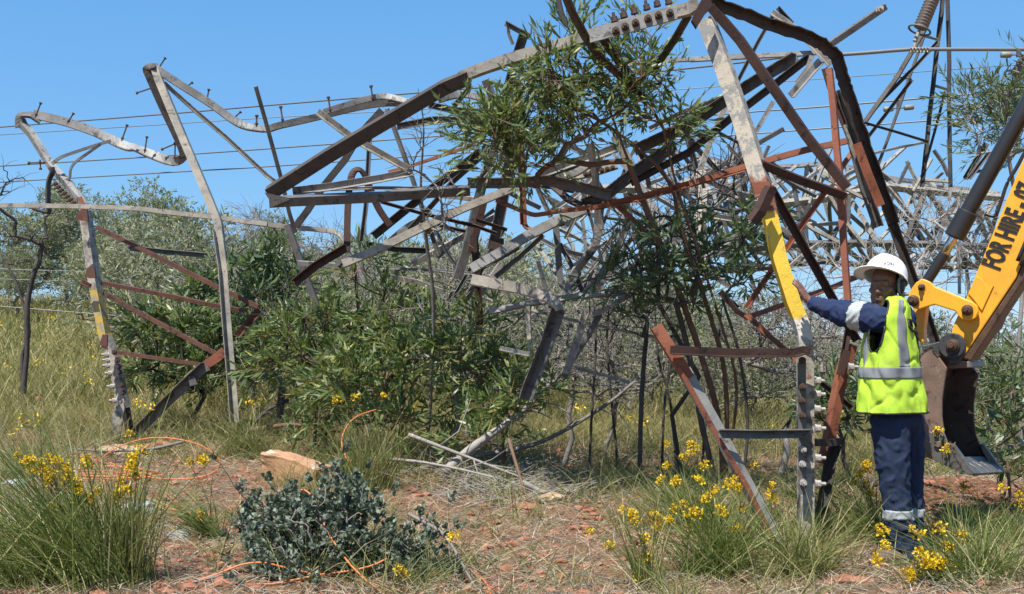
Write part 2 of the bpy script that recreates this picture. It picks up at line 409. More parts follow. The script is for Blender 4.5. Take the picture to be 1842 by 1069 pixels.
def step_bolt(T, zone, a, b, Y, r=.0085):
    p = lift(zone, [a, b], Y); d = nrm(p[1] - p[0]); mb = MB()
    mb.add(*cyl(p[0] - d * .02, p[1], r, 7)); mb.add(*cyl(p[1] - d * .004, p[1] + d * .014, r * 2.1, 8)); mb.add(*cyl(p[0] + d * .002, p[0] + d * .018, r * 2.0, 6))
    return part('step_bolt', *mb.out(), M['bolt'], T)

# ================================================================== left frame: a buckled leg with its bracing
YL = 12.4
gl = GY(205, YL)
TL = thing('pylon_leg_frame', gl, 'buckled pylon leg at left with a yellow band, twisted top and brown bracing', 'pylon wreckage')
M['leftleg_'] = M['leftleg']
A(TL, 'leftleg', z2, 58, [(388, -105), (402, -10), (430, 220), (480, 460), (520, 570), (556, 720), (572, 800)], (12.35, 12.3), 'c', 38, name='leg_angle', label='leg angle with a worn yellow band')
A(TL, 'leftleg', z2, 52, [(545, 775), (548, 800), (530, 900), (518, 990)], 12.25, 'c', 25, name='leg_foot')
A(TL, 'dark', z2, 40, [(570, 770), (588, 890), (592, 930)], 12.5, 'c', 25, name='leg_foot')
A(TL, 'grey', z1, 46, [(418, 850), (425, 800), (330, 690), (250, 605), (150, 440), (112, 400), (100, 370)], (12.35, 12.9), 'c', 35, name='leg_angle')
S(TL, 'dull', z1, 48, [(98, 420), (92, 365), (120, 350), (165, 352), (212, 380)], 12.9, [30, 60, 75, 60, 20])
S(TL, 'grey', z1, 46, [(170, 350), (205, 362), (330, 392), (470, 440), (560, 480), (640, 512), (690, 520), (760, 550), (870, 592), (925, 575), (932, 540), (905, 490)],
  (12.9, 12.2), [-20, 0, 0, 0, 10, 35, 60, 30, 0, -30, -10, 20], label='twisted grey strap between the two legs')
S(TL, 'dark', z1, 40, [(930, 565), (905, 490), (820, 310), (750, 150), (742, 128), (760, 110), (790, 105)], (12.2, 12.0), [25, 10, 0, 0, 10, 50, 70], smooth=4)
A(TL, 'pale', z1, 46, [(780, 105), (800, 165), (940, 510), (1090, 860), (1105, 900), (1118, 1000), (1130, 1190)], (12.0, 11.7), 'c', 30, name='leg_angle', label='pale angle leaning in the middle of the frame')
A(TL, 'pale', z2, 42, [(995, -10), (1020, 160), (1075, 865)], (11.72, 11.6), 'c', 30, flip=False, name='leg_angle')
S(TL, 'grey', z1, 40, [(785, 118), (830, 150), (930, 215), (1050, 290), (1120, 340), (1185, 385), (1250, 412), (1335, 425)], (12.0, 12.2), [10, 0, 0, 0, 0, 10, 40, 50])
A(TL, 'pale', z1, 22, [(830, 195), (960, 310), (1150, 480), (1350, 665), (1405, 705)], (12.1, 12.6), 'c', 30, True, name='brace')
A(TL, 'pale', z1, 25, [(-60, 814), (0, 815), (420, 820), (690, 830), (1065, 873), (1350, 910)], (12.0, 12.0), 'c', 28, True, name='brace', label='long pale angle crossing both legs')
S(TL, 'pale', z3, 24, [(0, 907), (200, 930), (400, 948), (448, 962), (478, 995), (540, 1110), (575, 1190)], (12.0, 12.1), [0, 0, 5, 30, 55, 40, 30], smooth=5, name='brace')
S(TL, 'grey', z1, 16, [(262, 605), (300, 575), (350, 555), (470, 515), (560, 488)], (12.5, 12.5), [20, 10, 0, 0, 0], name='brace')
S(TL, 'dull', z1, 14, [(325, 690), (350, 675), (355, 635), (375, 600), (430, 560), (510, 505)], (12.55, 12.5), [0, 40, 50, 40, 10, 0], name='brace')
S(TL, 'dark', z1, 30, [(262, 620), (268, 650), (250, 700), (248, 790), (252, 840), (235, 855), (160, 835)], 12.55, [30, 50, 55, 55, 50, 70, 80], name='brace')
for a, b, w in (((440, -30), (1180, 335), 22), ((462, 225), (1120, 355), 21), ((470, 270), (985, 548), 22), ((540, 545), (915, 600), 18)):
    mid = ((a[0] + b[0]) / 2, (a[1] + b[1]) / 2 + (b[1] - a[1]) * .0)
    A(TL, 'brown', z2, w, [a, mid, b], (12.25, 12.0), 'c', 32, name='brace')
A(TL, 'red', z2, 46, [(1030, 540), (985, 575), (940, 605)], 12.0, 'c', 25, name='brace')
A(TL, 'brown', z2, 34, [(1190, 350), (1085, 470)], 12.1, 'c', 25, name='brace')
A(TL, 'dull', z2, 50, [(945, 600), (905, 640), (858, 680), (640, 895), (610, 925)], (11.95, 12.1), 'c', 25, name='brace')
plate(TL, 'dull', z2, [(860, 655), (890, 655), (905, 690), (870, 700)], 11.9)
A(TL, 'dull', z2, 24, [(590, 68), (960, 102)], (13.4, 13.4), 'c', 25, name='brace')
A(TL, 'brown', z2, 24, [(375, 222), (418, 245)], 12.25, 'c', 25, name='brace')
for poly in ([(388, 190), (408, 152), (432, 155), (438, 205), (405, 205)], [(456, 505), (470, 462), (490, 465), (492, 515), (465, 518)]): plate(TL, 'brown', z2, poly, 12.15, .03)
plate(TL, 'brown', z1, [(375, 880), (415, 825), (440, 835), (445, 895), (400, 890)], 12.2, .03)
plate(TL, 'red', z1, [(395, 775), (410, 770), (425, 805), (410, 815)], 12.2, .02)
for b in ((480, 520), (485, 555), (490, 580), (490, 605), (500, 640), (510, 700), (520, 765)): bolt(TL, z2, (b[0] + 14, b[1]), 12.2, (-1, -.35, 0), 1.6, True)
for b in ((520, 545), (533, 583), (540, 610), (543, 635), (555, 695), (560, 730)): bolt(TL, z2, (b[0] + 4, b[1]), 12.2, (.2, -1, 0), 1.5)
for k in range(7): bolt(TL, z1, (290 + k * 15, 700 + k * 16), 12.35, (-.8, -.4, -.5), 1.5)
for a, b in (((182, 360), (205, 300)), ((345, 392), (370, 352)), ((618, 480), (642, 412)), ((733, 540), (743, 472)), ((885, 575), (886, 502)), ((912, 492), (822, 530)), ((775, 218), (695, 245)),
             ((800, 125), (834, 72)), ((928, 225), (970, 195)), ((1046, 285), (1056, 232)), ((1172, 382), (1215, 344)), ((1295, 415), (1300, 365)), ((225, 598), (148, 600)), ((203, 592), (205, 628))):
    step_bolt(TL, z1, a, b, 12.3)

# ================================================================== the collapsed pylon (right leg, top chord and tangle)
gr_ = GY(1450, 7.0)
TM = thing('collapsed_pylon', gr_, 'collapsed steel pylon with a yellow banded leg, a long bent top chord and tangled bracing', 'pylon')
M['leg'].name = 'painted_leg'
# main leg
A(TM, 'leg', z5, 92, [(75, 85), (170, 330), (250, 570), (325, 800), (360, 930)], (7.35, 6.95), 'c', 14, name='leg_angle', label='upper leg with peeling grey paint')
A(TM, 'leg', z8, 76, [(245, 30), (310, 330), (370, 515), (405, 610), (425, 670), (427, 720)], (6.96, 6.9), 'c', 14, True, name='leg_angle', label='leg with a bright yellow paint band')
A(TM, 'leg', z8, 78, [(427, 700), (429, 1000), (430, 1180), (430, 1690)], (6.9, 6.92), 'c', 22, True, name='leg_angle', label='lower leg with two rows of bolts')
plate(TM, 'dull', zt, [(700, 230), (738, 230), (738, 840), (706, 840)], 6.835, .008, 'splice_plate')
plate(TM, 'red', z5, [(298, 880), (385, 872), (392, 915), (315, 935)], 6.88, .015)
for b in ((720, 225), (720, 345), (718, 408), (720, 476), (718, 566), (722, 632), (720, 700), (724, 785)): bolt(TM, zt, b, 6.83, (0, -1, 0), 1.15, b[1] > 600)
for b in ((776, 318), (776, 380), (776, 448), (778, 536), (778, 672), (778, 790)): bolt(TM, zt, b, 6.9, (1, -.1, 0), 1.35, True)
plate(TM, 'umber', z5, [(60, -5), (105, -8), (112, 25), (80, 60), (35, 135), (10, 100), (25, 60)], 7.15, .05, 'knuckle_plate', .3)
A(TM, 'umber', z8, 62, [(185, 148), (225, 95), (262, 20), (275, -10)], 6.8, 'c', 35, name='knuckle_plate')
# struts of the leg base
A(TM, 'red', zt, 60, [(50, 70), (160, 240), (200, 310)], 6.75, 'c', 30, True, name='strut', label='rusty red upper end of the left strut')
A(TM, 'grey', zt, 64, [(180, 270), (345, 560), (420, 690), (600, 1030), (630, 1080)], (6.78, 6.7), 'c', 38, True, name='strut', label='grey strut with rusty edge')
A(TM, 'red', zt, 22, [(155, 255), (330, 570), (470, 800), (585, 1040)], (6.73, 6.66), 'c', 18, name='strut_edge')
A(TM, 'umber', zt, 42, [(115, 178), (400, 186), (680, 190), (720, 178), (756, 190)], (6.72, 6.8), 'o', 6, True, name='cross_angle', label='brown cross angle')
A(TM, 'dull', zt, 42, [(335, 560), (500, 562), (750, 560)], (6.68, 6.8), 'c', 22, name='cross_angle', label='grey cross angle with pale top')
A(TM, 'dark', zt, 36, [(778, 600), (850, 602), (905, 594)], (6.95, 7.1), 'c', 25, name='cross_angle')
A(TM, 'umber', zt, 32, [(895, 285), (915, 180), (935, 60)], 7.2, 'c', 25, name='strut')
A(TM, 'red', zt, 62, [(820, 700), (850, 560), (900, 290), (945, 150)], (7.15, 7.2), 'c', 35, name='strut')
A(TM, 'dark', zt, 55, [(795, 1010), (820, 870), (850, 690), (875, 610)], (7.1, 7.15), 'c', 25, name='strut')
bolt(TM, zt, (930, 255), 7.1, (1, 0, 0), 1.3, True)
# top chord and its fold back
A(TM, 'pale', z4, 66, [(1110, 18), (1060, 45), (800, 118), (590, 172), (470, 212), (210, 285), (60, 335), (-20, 375), (-90, 420)], (7.35, 8.9), 'c', 18, name='top_chord', label='pale bent top chord with bolted splice')
plate(TM, 'grey', z4, [(588, 140), (800, 85), (1010, 35), (1012, 90), (800, 150), (592, 205)], 7.42, .015, 'splice_plate')
for i, b in enumerate(((715, 150), (760, 130), (810, 112), (870, 92), (920, 76), (975, 65))):
    Yb = 7.42 + .0; bolt(TM, z4, b, Yb, (-.1, -1, 0), 1.35); bolt(TM, z4, (b[0] - 4, b[1] - 44), Yb + .05, (-.2, 0, 1), 1.3)
A(TM, 'umber_grey', z3, 74, [(1075, 212), (960, 265), (720, 405), (400, 590), (110, 775)], (8.75, 9.2), 'c', 12, True, name='top_chord', label='dark underside of the folded chord')
A(TM, 'dull', z3, 55, [(118, 812), (240, 805), (650, 785), (900, 765), (1085, 755)], (9.1, 9.4), 'c', 17, name='bottom_chord')
plate(TM, 'dark', z3, [(95, 765), (205, 790), (220, 800), (125, 838), (118, 800)], 9.08, .03, 'gusset_plate')
A(TM, 'grey', z3, 40, [(230, 760), (420, 738), (640, 700), (805, 668)], (9.3, 9.6), 'c', 20, True, name='brace')
A(TM, 'grey', z3, 16, [(380, 752), (900, 742), (1080, 738)], (9.5, 9.6), 'c', 25, True, name='brace')
A(TM, 'pale', z3, 36, [(352, 378), (520, 502), (660, 585), (800, 660)], (9.5, 9.6), 'c', 30, True, name='brace')
A(TM, 'pale', z6, 40, [(450, 140), (600, 75), (800, -20), (1000, -115), (1250, -215)], (9.4, 9.9), 'c', 26, True, name='brace', label='long pale diagonal brace above the bush')
A(TM, 'dark', z3, 20, [(54, 258), (100, 420), (180, 720), (215, 860), (245, 960)], (10.6, 10.8), 'c', 25, name='brace')
A(TM, 'dull', z6, 34, [(195, -40), (245, 100), (290, 230), (335, 340)], (10.8, 10.9), 'c', 25, name='brace')
A(TM, 'dark', z3, 34, [(660, 370), (560, 480), (480, 610), (380, 730), (300, 850), (245, 930)], (10.4, 10.6), 'c', 28, name='brace')
A(TM, 'dull', z3, 24, [(685, 365), (735, 500), (800, 690), (850, 830), (935, 1069)], (10.3, 10.4), 'c', 25, name='brace')
A(TM, 'dull', z3, 24, [(604, 450), (594, 620), (582, 830), (562, 1000)], (10.5, 10.5), 'c', 25, name='brace')
S(TM, 'umber', z3, 32, [(492, 1050), (494, 900), (500, 780), (512, 690), (530, 655), (560, 655), (590, 700), (640, 830), (700, 925)], (9.7, 9.9), [0, 0, 0, 10, 50, 65, 45, 20, 10], name='brace', smooth=6, label='brown bar bent into a hoop')
A(TM, 'red', z3, 17, [(690, 668), (800, 635), (1105, 535)], (10.6, 10.2), 'c', 25, True, name='brace')
A(TM, 'dark', z3, 40, [(620, 975), (740, 880), (900, 745), (1140, 565)], (10.2, 10.0), 'c', 22, name='brace')
A(TM, 'dull', z3, 26, [(790, 945), (900, 830), (1000, 720), (1165, 570)], (10.3, 10.2), 'c', 25, name='brace')
A(TM, 'dull', z3, 48, [(1020, 1180), (1060, 1060), (1140, 720), (1215, 520), (1240, 380)], (10.2, 10.0), 'c', 32, name='leg_angle')
A(TM, 'dull', z3, 55, [(1195, 1035), (1240, 800), (1275, 620), (1310, 480)], (10.1, 9.9), 'c', 30, name='leg_angle')
A(TM, 'umber', z3, 40, [(1085, 1060), (1110, 960), (1150, 800)], 10.05, 'c', 22, name='brace')
A(TM, 'grey', z3, 24, [(1155, 700), (1285, 560)], (9.9, 9.8), 'c', 25, name='brace')
A(TM, 'umber', z3, 18, [(655, 810), (840, 862), (1110, 930), (1215, 965)], (10.0, 9.8), 'c', 25, name='brace')
A(TM, 'umber', z3, 18, [(1110, 895), (1262, 945)], 9.7, 'c', 25, name='brace')
plate(TM, 'umber', z3, [(1165, 1035), (1185, 990), (1245, 985), (1250, 1045)], 9.75, .03)
# arch of crushed chord behind
S(TM, 'dull', z3, 34, [(40, 452), (110, 458), (170, 442), (340, 405), (480, 370), (600, 345), (690, 335), (800, 335)], (11.6, 11.0), [50, 25, 10, 0, 0, 0, 0, 10], name='top_chord')
S(TM, 'grey', z3, 30, [(380, 380), (520, 335), (640, 305), (700, 305), (780, 325), (810, 330)], (11.1, 11.0), [0, 0, 10, 30, 40, 30], name='top_chord')
A(TM, 'dark', z3, 34, [(890, 345), (1000, 370), (1205, 398)], (10.8, 10.4), 'c', 25, name='top_chord')
S(TM, 'dull', z3, 32, [(930, 322), (1000, 300), (1060, 292), (1150, 315), (1225, 345), (1290, 380)], (10.7, 10.3), [0, 20, 30, 10, 0, 0], name='top_chord')
A(TM, 'dull', z3, 34, [(735, 448), (820, 432), (920, 415), (1200, 420)], (10.8, 10.4), 'c', 25, name='top_chord')
A(TM, 'pale', z3, 12, [(770, 452), (930, 432), (1200, 445)], (10.75, 10.35), 'c', 25, True, name='brace')
A(TM, 'dull', z3, 26, [(1005, 352), (1090, 250)], 10.3, 'c', 25, name='brace')
for a, b in (((183, 420), (174, 358)), ((412, 372), (403, 312)), ((616, 318), (608, 258)), ((58, 440), (58, 400)), ((1128, 375), (1134, 330))): step_bolt(TM, z3, a, b, 11.0)
# centre: posts and bars in and behind the tree crown
A(TM, 'dull', z4, 40, [(458, -60), (500, 40), (570, 172), (640, 280), (740, 370), (855, 480)], (7.5, 8.6), 'c', 28, True, name='brace')
A(TM, 'dark', z4, 24, [(432, -40), (455, 60), (475, 110)], 7.7, 'c', 25, name='brace')
A(TM, 'dark', z4, 44, [(655, 185), (735, 305), (835, 430)], (7.9, 8.7), 'c', 28, name='brace')
A(TM, 'dull', z4, 26, [(185, 112), (240, 145), (302, 175)], 9.4, 'c', 25, name='brace')
A(TM, 'dull', z4, 16, [(196, 118), (204, 170), (222, 215)], 9.4, 'c', 25, name='brace')
A(TM, 'dull', z4, 46, [(275, 160), (235, 290), (175, 500), (145, 640)], (9.4, 9.8), 'c', 28, name='leg_angle')
A(TM, 'red', z4, 34, [(240, 380), (255, 620), (262, 860), (272, 1080)], (9.5, 9.6), 'c', 28, name='brace')
S(TM, 'red', z7, 24, [(252, 10), (262, 50), (275, 72), (295, 78)], 9.6, [0, 20, 50, 70], name='brace')
A(TM, 'pale', z4, 40, [(88, 385), (125, 470), (165, 570), (215, 700)], (9.2, 9.4), 'c', 28, name='brace')
A(TM, 'dull', z4, 36, [(1072, 62), (1010, 175), (940, 275), (905, 330)], (7.6, 8.6), 'c', 25, name='brace')
A(TM, 'grey', z4, 24, [(770, 312), (870, 298), (1100, 285), (1360, 268)], (9.0, 8.6), 'c', 22, True, name='brace')
A(TM, 'grey', z5, 26, [(0, 288), (220, 275), (600, 256)], (8.6, 8.3), 'c', 22, True, name='brace')
A(TM, 'dull', z5, 58, [(-260, 720), (0, 600), (160, 490), (330, 390), (520, 270)], (9.2, 8.3), 'c', 24, name='main_diagonal')
A(TM, 'grey', z4, 30, [(880, 620), (1050, 540), (1235, 472)], (9.3, 8.9), 'c', 30, True, name='brace')
A(TM, 'dark', z5, 38, [(-280, 880), (0, 735), (200, 570), (400, 410), (580, 272)], (9.0, 8.2), 'c', 22, name='main_diagonal')
A(TM, 'red', z4, 34, [(700, 980), (850, 945), (1050, 890), (1336, 810)], (8.9, 8.5), 'c', 24, True, name='brace')
A(TM, 'red', z5, 32, [(0, 885), (200, 822), (350, 778), (560, 722), (760, 678)], (8.5, 8.2), 'c', 24, True, name='brace')
S(TM, 'umber', z4, 36, [(405, 885), (450, 920), (490, 955), (560, 985), (650, 985), (690, 970)], (9.3, 9.0), [10, 20, 40, 40, 20, 0], name='brace', label='dark brown twisted bar')
S(TM, 'red', z4, 22, [(140, 960), (220, 995), (310, 1030), (360, 1030), (450, 1015), (640, 992), (850, 945)], (9.3, 8.9), [20, 10, 10, 0, 0, 0, 0], name='brace')
A(TM, 'red', z4, 26, [(690, 962), (760, 1020), (830, 1080), (900, 1150)], (8.9, 9.0), 'c', 25, True, name='brace')
A(TM, 'grey', z4, 40, [(345, 845), (500, 790), (640, 735), (770, 690)], (9.6, 9.4), 'c', 30, True, name='brace')
S(TM, 'dull', z4, 36, [(430, 860), (520, 830), (580, 790), (620, 740)], 9.7, [0, 20, 30, 20], name='brace')
A(TM, 'pale', z4, 40, [(475, 858), (600, 830), (720, 795)], (9.8, 9.7), 'c', 24, True, name='brace')
for k in range(6): bolt(TM, z4, (570 + k * 26, 838 - k * 6), 9.68, (0, -1, 0), 1.2)
A(TM, 'dull', z4, 52, [(5, 880), (140, 882), (390, 872), (560, 905), (690, 940)], (9.0, 8.9), 'c', 26, name='bottom_chord', label='dark crushed chord with a kink')
A(TM, 'dull', z4, 58, [(560, 985), (680, 925), (850, 800), (1000, 700)], (9.2, 9.1), 'c', 28, name='main_diagonal')
A(TM, 'dull', z4, 36, [(590, 690), (612, 850), (632, 1000), (628, 1075)], (9.3, 9.4), 'c', 25, name='brace')
A(TM, 'pale', z4, 46, [(710, 650), (745, 720), (790, 800)], 9.3, 'c', 28, name='brace')
A(TM, 'grey', z7, 48, [(20, 265), (150, 190), (280, 115), (400, 50), (540, -10)], (9.3, 9.5), 'c', 28, True, name='brace')
A(TM, 'dull', z4, 24, [(340, 905), (375, 980), (405, 1045)], 9.5, 'c', 25, name='brace')
A(TM, 'dull', z7, 24, [(130, 302), (230, 215), (350, 108)], 9.6, 'c', 25, name='brace')
S(TM, 'grey', z7, 38, [(610, -20), (600, 80), (590, 150), (550, 215), (500, 275), (470, 335), (430, 420)], (9.5, 9.6), [0, 0, 15, 40, 20, 0, 0], name='brace', label='grey bar curved like a hook')
S(TM, 'dull', z7, 30, [(405, 50), (415, 150), (422, 250), (430, 320), (455, 352), (480, 330), (510, 275)], (9.6, 9.6), [0, 0, 0, 0, 40, 60, 30], name='brace')
A(TM, 'dull', z7, 22, [(425, 150), (480, 260), (535, 385)], 9.7, 'c', 25, name='brace')
S(TM, 'pale', z7, 52, [(20, 312), (130, 335), (220, 350), (300, 370), (370, 392), (415, 420), (432, 450)], (9.2, 9.1), [10, 0, 0, 0, 20, 50, 65], name='brace', label='pale strap with a hooked end')
A(TM, 'grey', z7, 30, [(100, 462), (280, 425), (520, 388), (745, 372)], (9.5, 9.4), 'c', 25, True, name='brace')
A(TM, 'dull', z7, 66, [(420, 445), (370, 590), (290, 800), (270, 860)], (9.2, 9.3), 'c', 30, name='leg_angle')
A(TM, 'pale', z7, 24, [(280, 435), (284, 540), (293, 660)], 9.4, 'c', 25, name='brace')
A(TM, 'grey', z7, 22, [(150, 628), (300, 660)], 9.4, 'c', 25, name='brace')
A(TM, 'pale', z7, 13, [(290, 452), (500, 500), (720, 552), (880, 580)], (9.6, 9.6), 'c', 25, True, name='brace')
A(TM, 'pale', z7, 18, [(355, 680), (560, 732), (745, 785)], (9.8, 9.8), 'c', 25, True, name='brace')
A(TM, 'pale', z7, 36, [(548, 460), (500, 610), (455, 745)], 9.3, 'c', 32, name='brace')
A(TM, 'dull', z7, 28, [(610, 470), (550, 570), (480, 690), (440, 760)], 9.4, 'c', 25, name='brace')
A(TM, 'grey', z7, 26, [(730, 390), (640, 440), (580, 475)], 9.3, 'c', 30, True, name='brace')
A(TM, 'grey', z7, 36, [(530, 395), (640, 260), (700, 150), (745, 30)], (9.5, 9.4), 'c', 28, name='brace')
A(TM, 'pale', z7, 22, [(560, 395), (650, 290), (740, 140), (800, 60)], (9.6, 9.5), 'c', 28, name='brace')
A(TM, 'umber', z7, 26, [(1180, 395), (1240, 445)], 9.2, 'c', 25, name='brace')
A(TM, 'umber', z6, 40, [(230, 225), (330, 150), (470, 62)], (9.8, 9.7), 'c', 30, True, name='brace')
A(TM, 'grey', z6, 24, [(240, 135), (350, 140), (430, 148)], 9.9, 'c', 25, name='brace')
S(TM, 'dark', z6, 36, [(420, 145), (445, 120), (470, 100)], 9.8, [60, 60, 60], name='brace')
A(TM, 'grey', z6, 26, [(240, 690), (330, 650), (440, 612)], (10.6, 10.6), 'c', 30, True, name='brace')
A(TM, 'umber', z6, 36, [(1050, 10), (1068, 200), (1075, 420)], (10.0, 10.0), 'c', 25, name='brace')
_tr = np.random.default_rng(77)
for k in range(76):
    if k < 52: x, y, Yq = _tr.uniform(990, 1350), _tr.uniform(250, 500), _tr.uniform(10.2, 14)
    else: x, y, Yq = _tr.uniform(640, 1000), _tr.uniform(340, 560), _tr.uniform(10.4, 12)
    an = math.radians(_tr.choice([-34, -28, 24, 58, -62, 80, 12]) + _tr.uniform(-9, 9)); L = _tr.uniform(70, 190); dx, dy = math.cos(an) * L / 2, math.sin(an) * L / 2
    A(TM, ['dull', 'grey', 'pale', 'dark', 'pale', 'grey', 'grey'][int(_tr.integers(0, 7))], px_, _tr.uniform(5, 12), [(x - dx, y - dy), (x + _tr.uniform(-8, 8), y + _tr.uniform(-8, 8)), (x + dx, y + dy)], (Yq, Yq + _tr.uniform(-.5, .5)), 'c', 25, name='brace')
# right: dark top beam bending down, braces and reds
A(TM, 'dark', z5, 60, [(95, 0), (240, 60), (400, 120), (560, 175), (640, 215), (700, 265), (735, 360), (770, 470), (850, 700), (980, 1069)], (7.35, 7.9), 'o', 14, False, name='top_beam', smooth=5, auto=False, label='dark beam bent down behind the worker')
A(TM, 'dark', z8, 46, [(800, 80), (890, 330), (960, 520), (1025, 705)], (7.9, 8.0), 'c', 25, name='brace')
A(TM, 'umber', z5, 50, [(100, 28), (240, 190), (380, 385), (560, 650), (760, 905)], (7.3, 7.25), 'c', 28, name='brace', label='dark brown brace falling from the knuckle')
A(TM, 'umber', z5, 44, [(352, 792), (540, 870), (755, 945)], (7.0, 7.25), 'c', 28, name='brace')
A(TM, 'umber', z8, 40, [(272, -5), (440, 300), (560, 515), (665, 692)], (7.0, 7.2), 'c', 28, name='brace', label='dark brown brace above the worker\'s arm')
A(TM, 'red', z5, 36, [(672, 325), (692, 500), (710, 720), (735, 960), (740, 1069)], (7.5, 7.4), 'c', 32, name='brace', label='rust red upright')
A(TM, 'red', z8, 34, [(590, 40), (605, 250), (628, 510), (640, 640)], (7.4, 7.3), 'c', 32, name='brace')
A(TM, 'umber', z5, 30, [(650, 330), (680, 430), (745, 600)], 7.7, 'c', 25, name='brace')
A(TM, 'dull', z5, 50, [(700, 440), (780, 660), (850, 900), (910, 1090)], (7.8, 7.9), 'c', 25, name='brace')
A(TM, 'pale', z5, 20, [(740, 600), (800, 760), (870, 980)], 7.75, 'c', 25, name='brace')
A(TM, 'red', z5, 42, [(805, 690), (860, 840), (920, 990)], (7.7, 7.7), 'c', 20, True, name='brace')
A(TM, 'pale', z5, 30, [(400, 62), (470, 110), (560, 185), (680, 315)], (8.4, 8.2), 'c', 25, True, name='brace')
A(TM, 'dark', z5, 22, [(425, 38), (460, 80), (495, 115)], 8.4, 'c', 25, name='brace')
A(TM, 'dull', z5, 20, [(402, 75), (330, 200), (225, 405)], (8.4, 8.5), 'c', 25, name='brace')
A(TM, 'dull', z5, 36, [(948, 28), (800, 130), (665, 222)], (8.2, 8.2), 'c', 20, True, name='brace', label='free end of a grey angle against the sky')
A(TM, 'grey', z5, 40, [(630, 295), (560, 380), (485, 465)], 8.1, 'c', 25, True, name='brace')
A(TM, 'grey', z5, 24, [(590, 270), (565, 330), (515, 400)], 8.15, 'c', 25, name='brace')
bolt(TM, z5, (912, 50), 8.15, (0, -1, 0), 1.4, True)
plate(TM, 'dull', z5, [(580, 190), (610, 182), (645, 200), (650, 215), (600, 210)], 8.0, .02)
A(TM, 'red', z5, 26, [(690, 870), (760, 770), (790, 720)], 8.0, 'c', 25, True, name='brace')
A(TM, 'red', z8, 26, [(515, 20), (400, 190), (250, 400), (158, 545)], (8.0, 8.2), 'c', 25, True, name='brace')
A(TM, 'red', z8, 26, [(160, 575), (260, 670), (400, 790)], (8.2, 8.0), 'c', 25, True, name='brace')
A(TM, 'red', z8, 24, [(160, 590), (330, 530), (560, 450), (710, 385)], (8.2, 8.3), 'c', 25, True, name='brace')
A(TM, 'umber', z8, 26, [(40, 470), (120, 560), (165, 590)], 8.3, 'c', 25, name='brace')
A(TM, 'umber', z8, 24, [(480, 870), (570, 935), (640, 1000)], 8.0, 'c', 25, name='brace')
plate(TM, 'umber', z8, [(575, 850), (610, 735), (640, 745), (605, 855)], 7.1, .03)

# ================================================================== fallen lattice tower behind
TB = thing('fallen_lattice_tower', GY(1500, 19.5), 'fallen grey lattice tower lying on its side behind the dead bushes on the right', 'pylon wreckage')
_br = np.random.default_rng(5)
def chord_pts(L, Y): return lift(px_, L, Y)
cA = chord_pts([(1150, 268), (1240, 279), (1340, 302), (1430, 298), (1500, 293), (1590, 318), (1700, 336), (1800, 350)], (21.5, 23.5))
cB = chord_pts([(1080, 340), (1240, 341), (1340, 362), (1400, 367), (1470, 361), (1530, 350), (1600, 335), (1680, 345), (1800, 356)], (18.5, 20.5))
cC = chord_pts([(1200, 462), (1330, 448), (1440, 438), (1560, 437), (1720, 441), (1800, 445)], (18.6, 20.4))
cD = chord_pts([(1240, 492), (1360, 482), (1480, 470), (1560, 478), (1740, 480), (1810, 485)], (21.6, 23.0))
def member_w(T, mat, p, w, name, mode='c', phi=25, flip=False):
    q = resample(p, .6); q[1:-1] += _br.normal(0, .01, q[1:-1].shape)
    V, Fc = sweep(q, np.repeat(lprof(w, mode, phi, flip)[None], len(q), 0)); return part(name, V, Fc, M[mat], T)
member_w(TB, 'grey', cA, .10, 'chord', flip=True); member_w(TB, 'pale', cB, .15, 'chord', phi=30); member_w(TB, 'dull', cC, .13, 'chord', phi=30); member_w(TB, 'dull', cD, .12, 'chord', phi=30)
def along(c, t):
    d = np.concatenate([[0], np.cumsum(np.linalg.norm(np.diff(c, axis=0), axis=1))]); d /= d[-1]
    return np.array([np.interp(t, d, c[:, i]) for i in range(3)])
def zig(c0, c1, n, w, mats, off=0.0):
    for k in range(n):
        t0 = (k + off) / n; t1 = min(1.0, (k + off + 1) / n); m = mats[k % len(mats)]
        for a, b in ((t0, t1), (t1, t0)):
            if _br.random() < .12: continue
            e = along(c0, a), along(c1, b); mid = (e[0] + e[1]) / 2 + _br.normal(0, .05, 3)
            member_w(TB, m if a < b else mats[(k + 1) % len(mats)], np.array([e[0], mid, e[1]]), w * _br.uniform(.85, 1.2), 'lattice_bar', flip=bool(_br.random() < .5))
zig(cA, cB, 12, .09, ['pale', 'grey', 'pale']); zig(cB, cC, 10, .09, ['dull', 'pale', 'dark']); zig(cA, cD, 9, .085, ['dull', 'dark', 'grey']); zig(cC, cD, 9, .08, ['grey', 'pale']); zig(cB, cD, 8, .075, ['dull', 'grey'], .4); zig(cA, cC, 7, .075, ['dark', 'pale'], .3)
for k in range(96):
    x, y, Yq = _br.uniform(1010, 1770), _br.uniform(290, 480), _br.uniform(18.5, 23); an = math.radians(_br.choice([-38, 35, 62, -64, 84, 4]) + _br.uniform(-8, 8)); L = _br.uniform(45, 120); dx, dy = math.cos(an) * L / 2, math.sin(an) * L / 2
    member_w(TB, ['pale', 'grey', 'dull', 'pale'][k % 4], np.array([P(x - dx, y - dy, Yq), P(x + _br.uniform(-4, 4), y, Yq), P(x + dx, y + dy, Yq)]), _br.uniform(.05, .08), 'lattice_bar', flip=bool(k % 2))
for t in np.linspace(.1, .95, 8):
    p = along(cA, t); member_w(TB, 'dark', np.array([p, p + np.array([.05, 0, .16])]), .025, 'step_bolt')
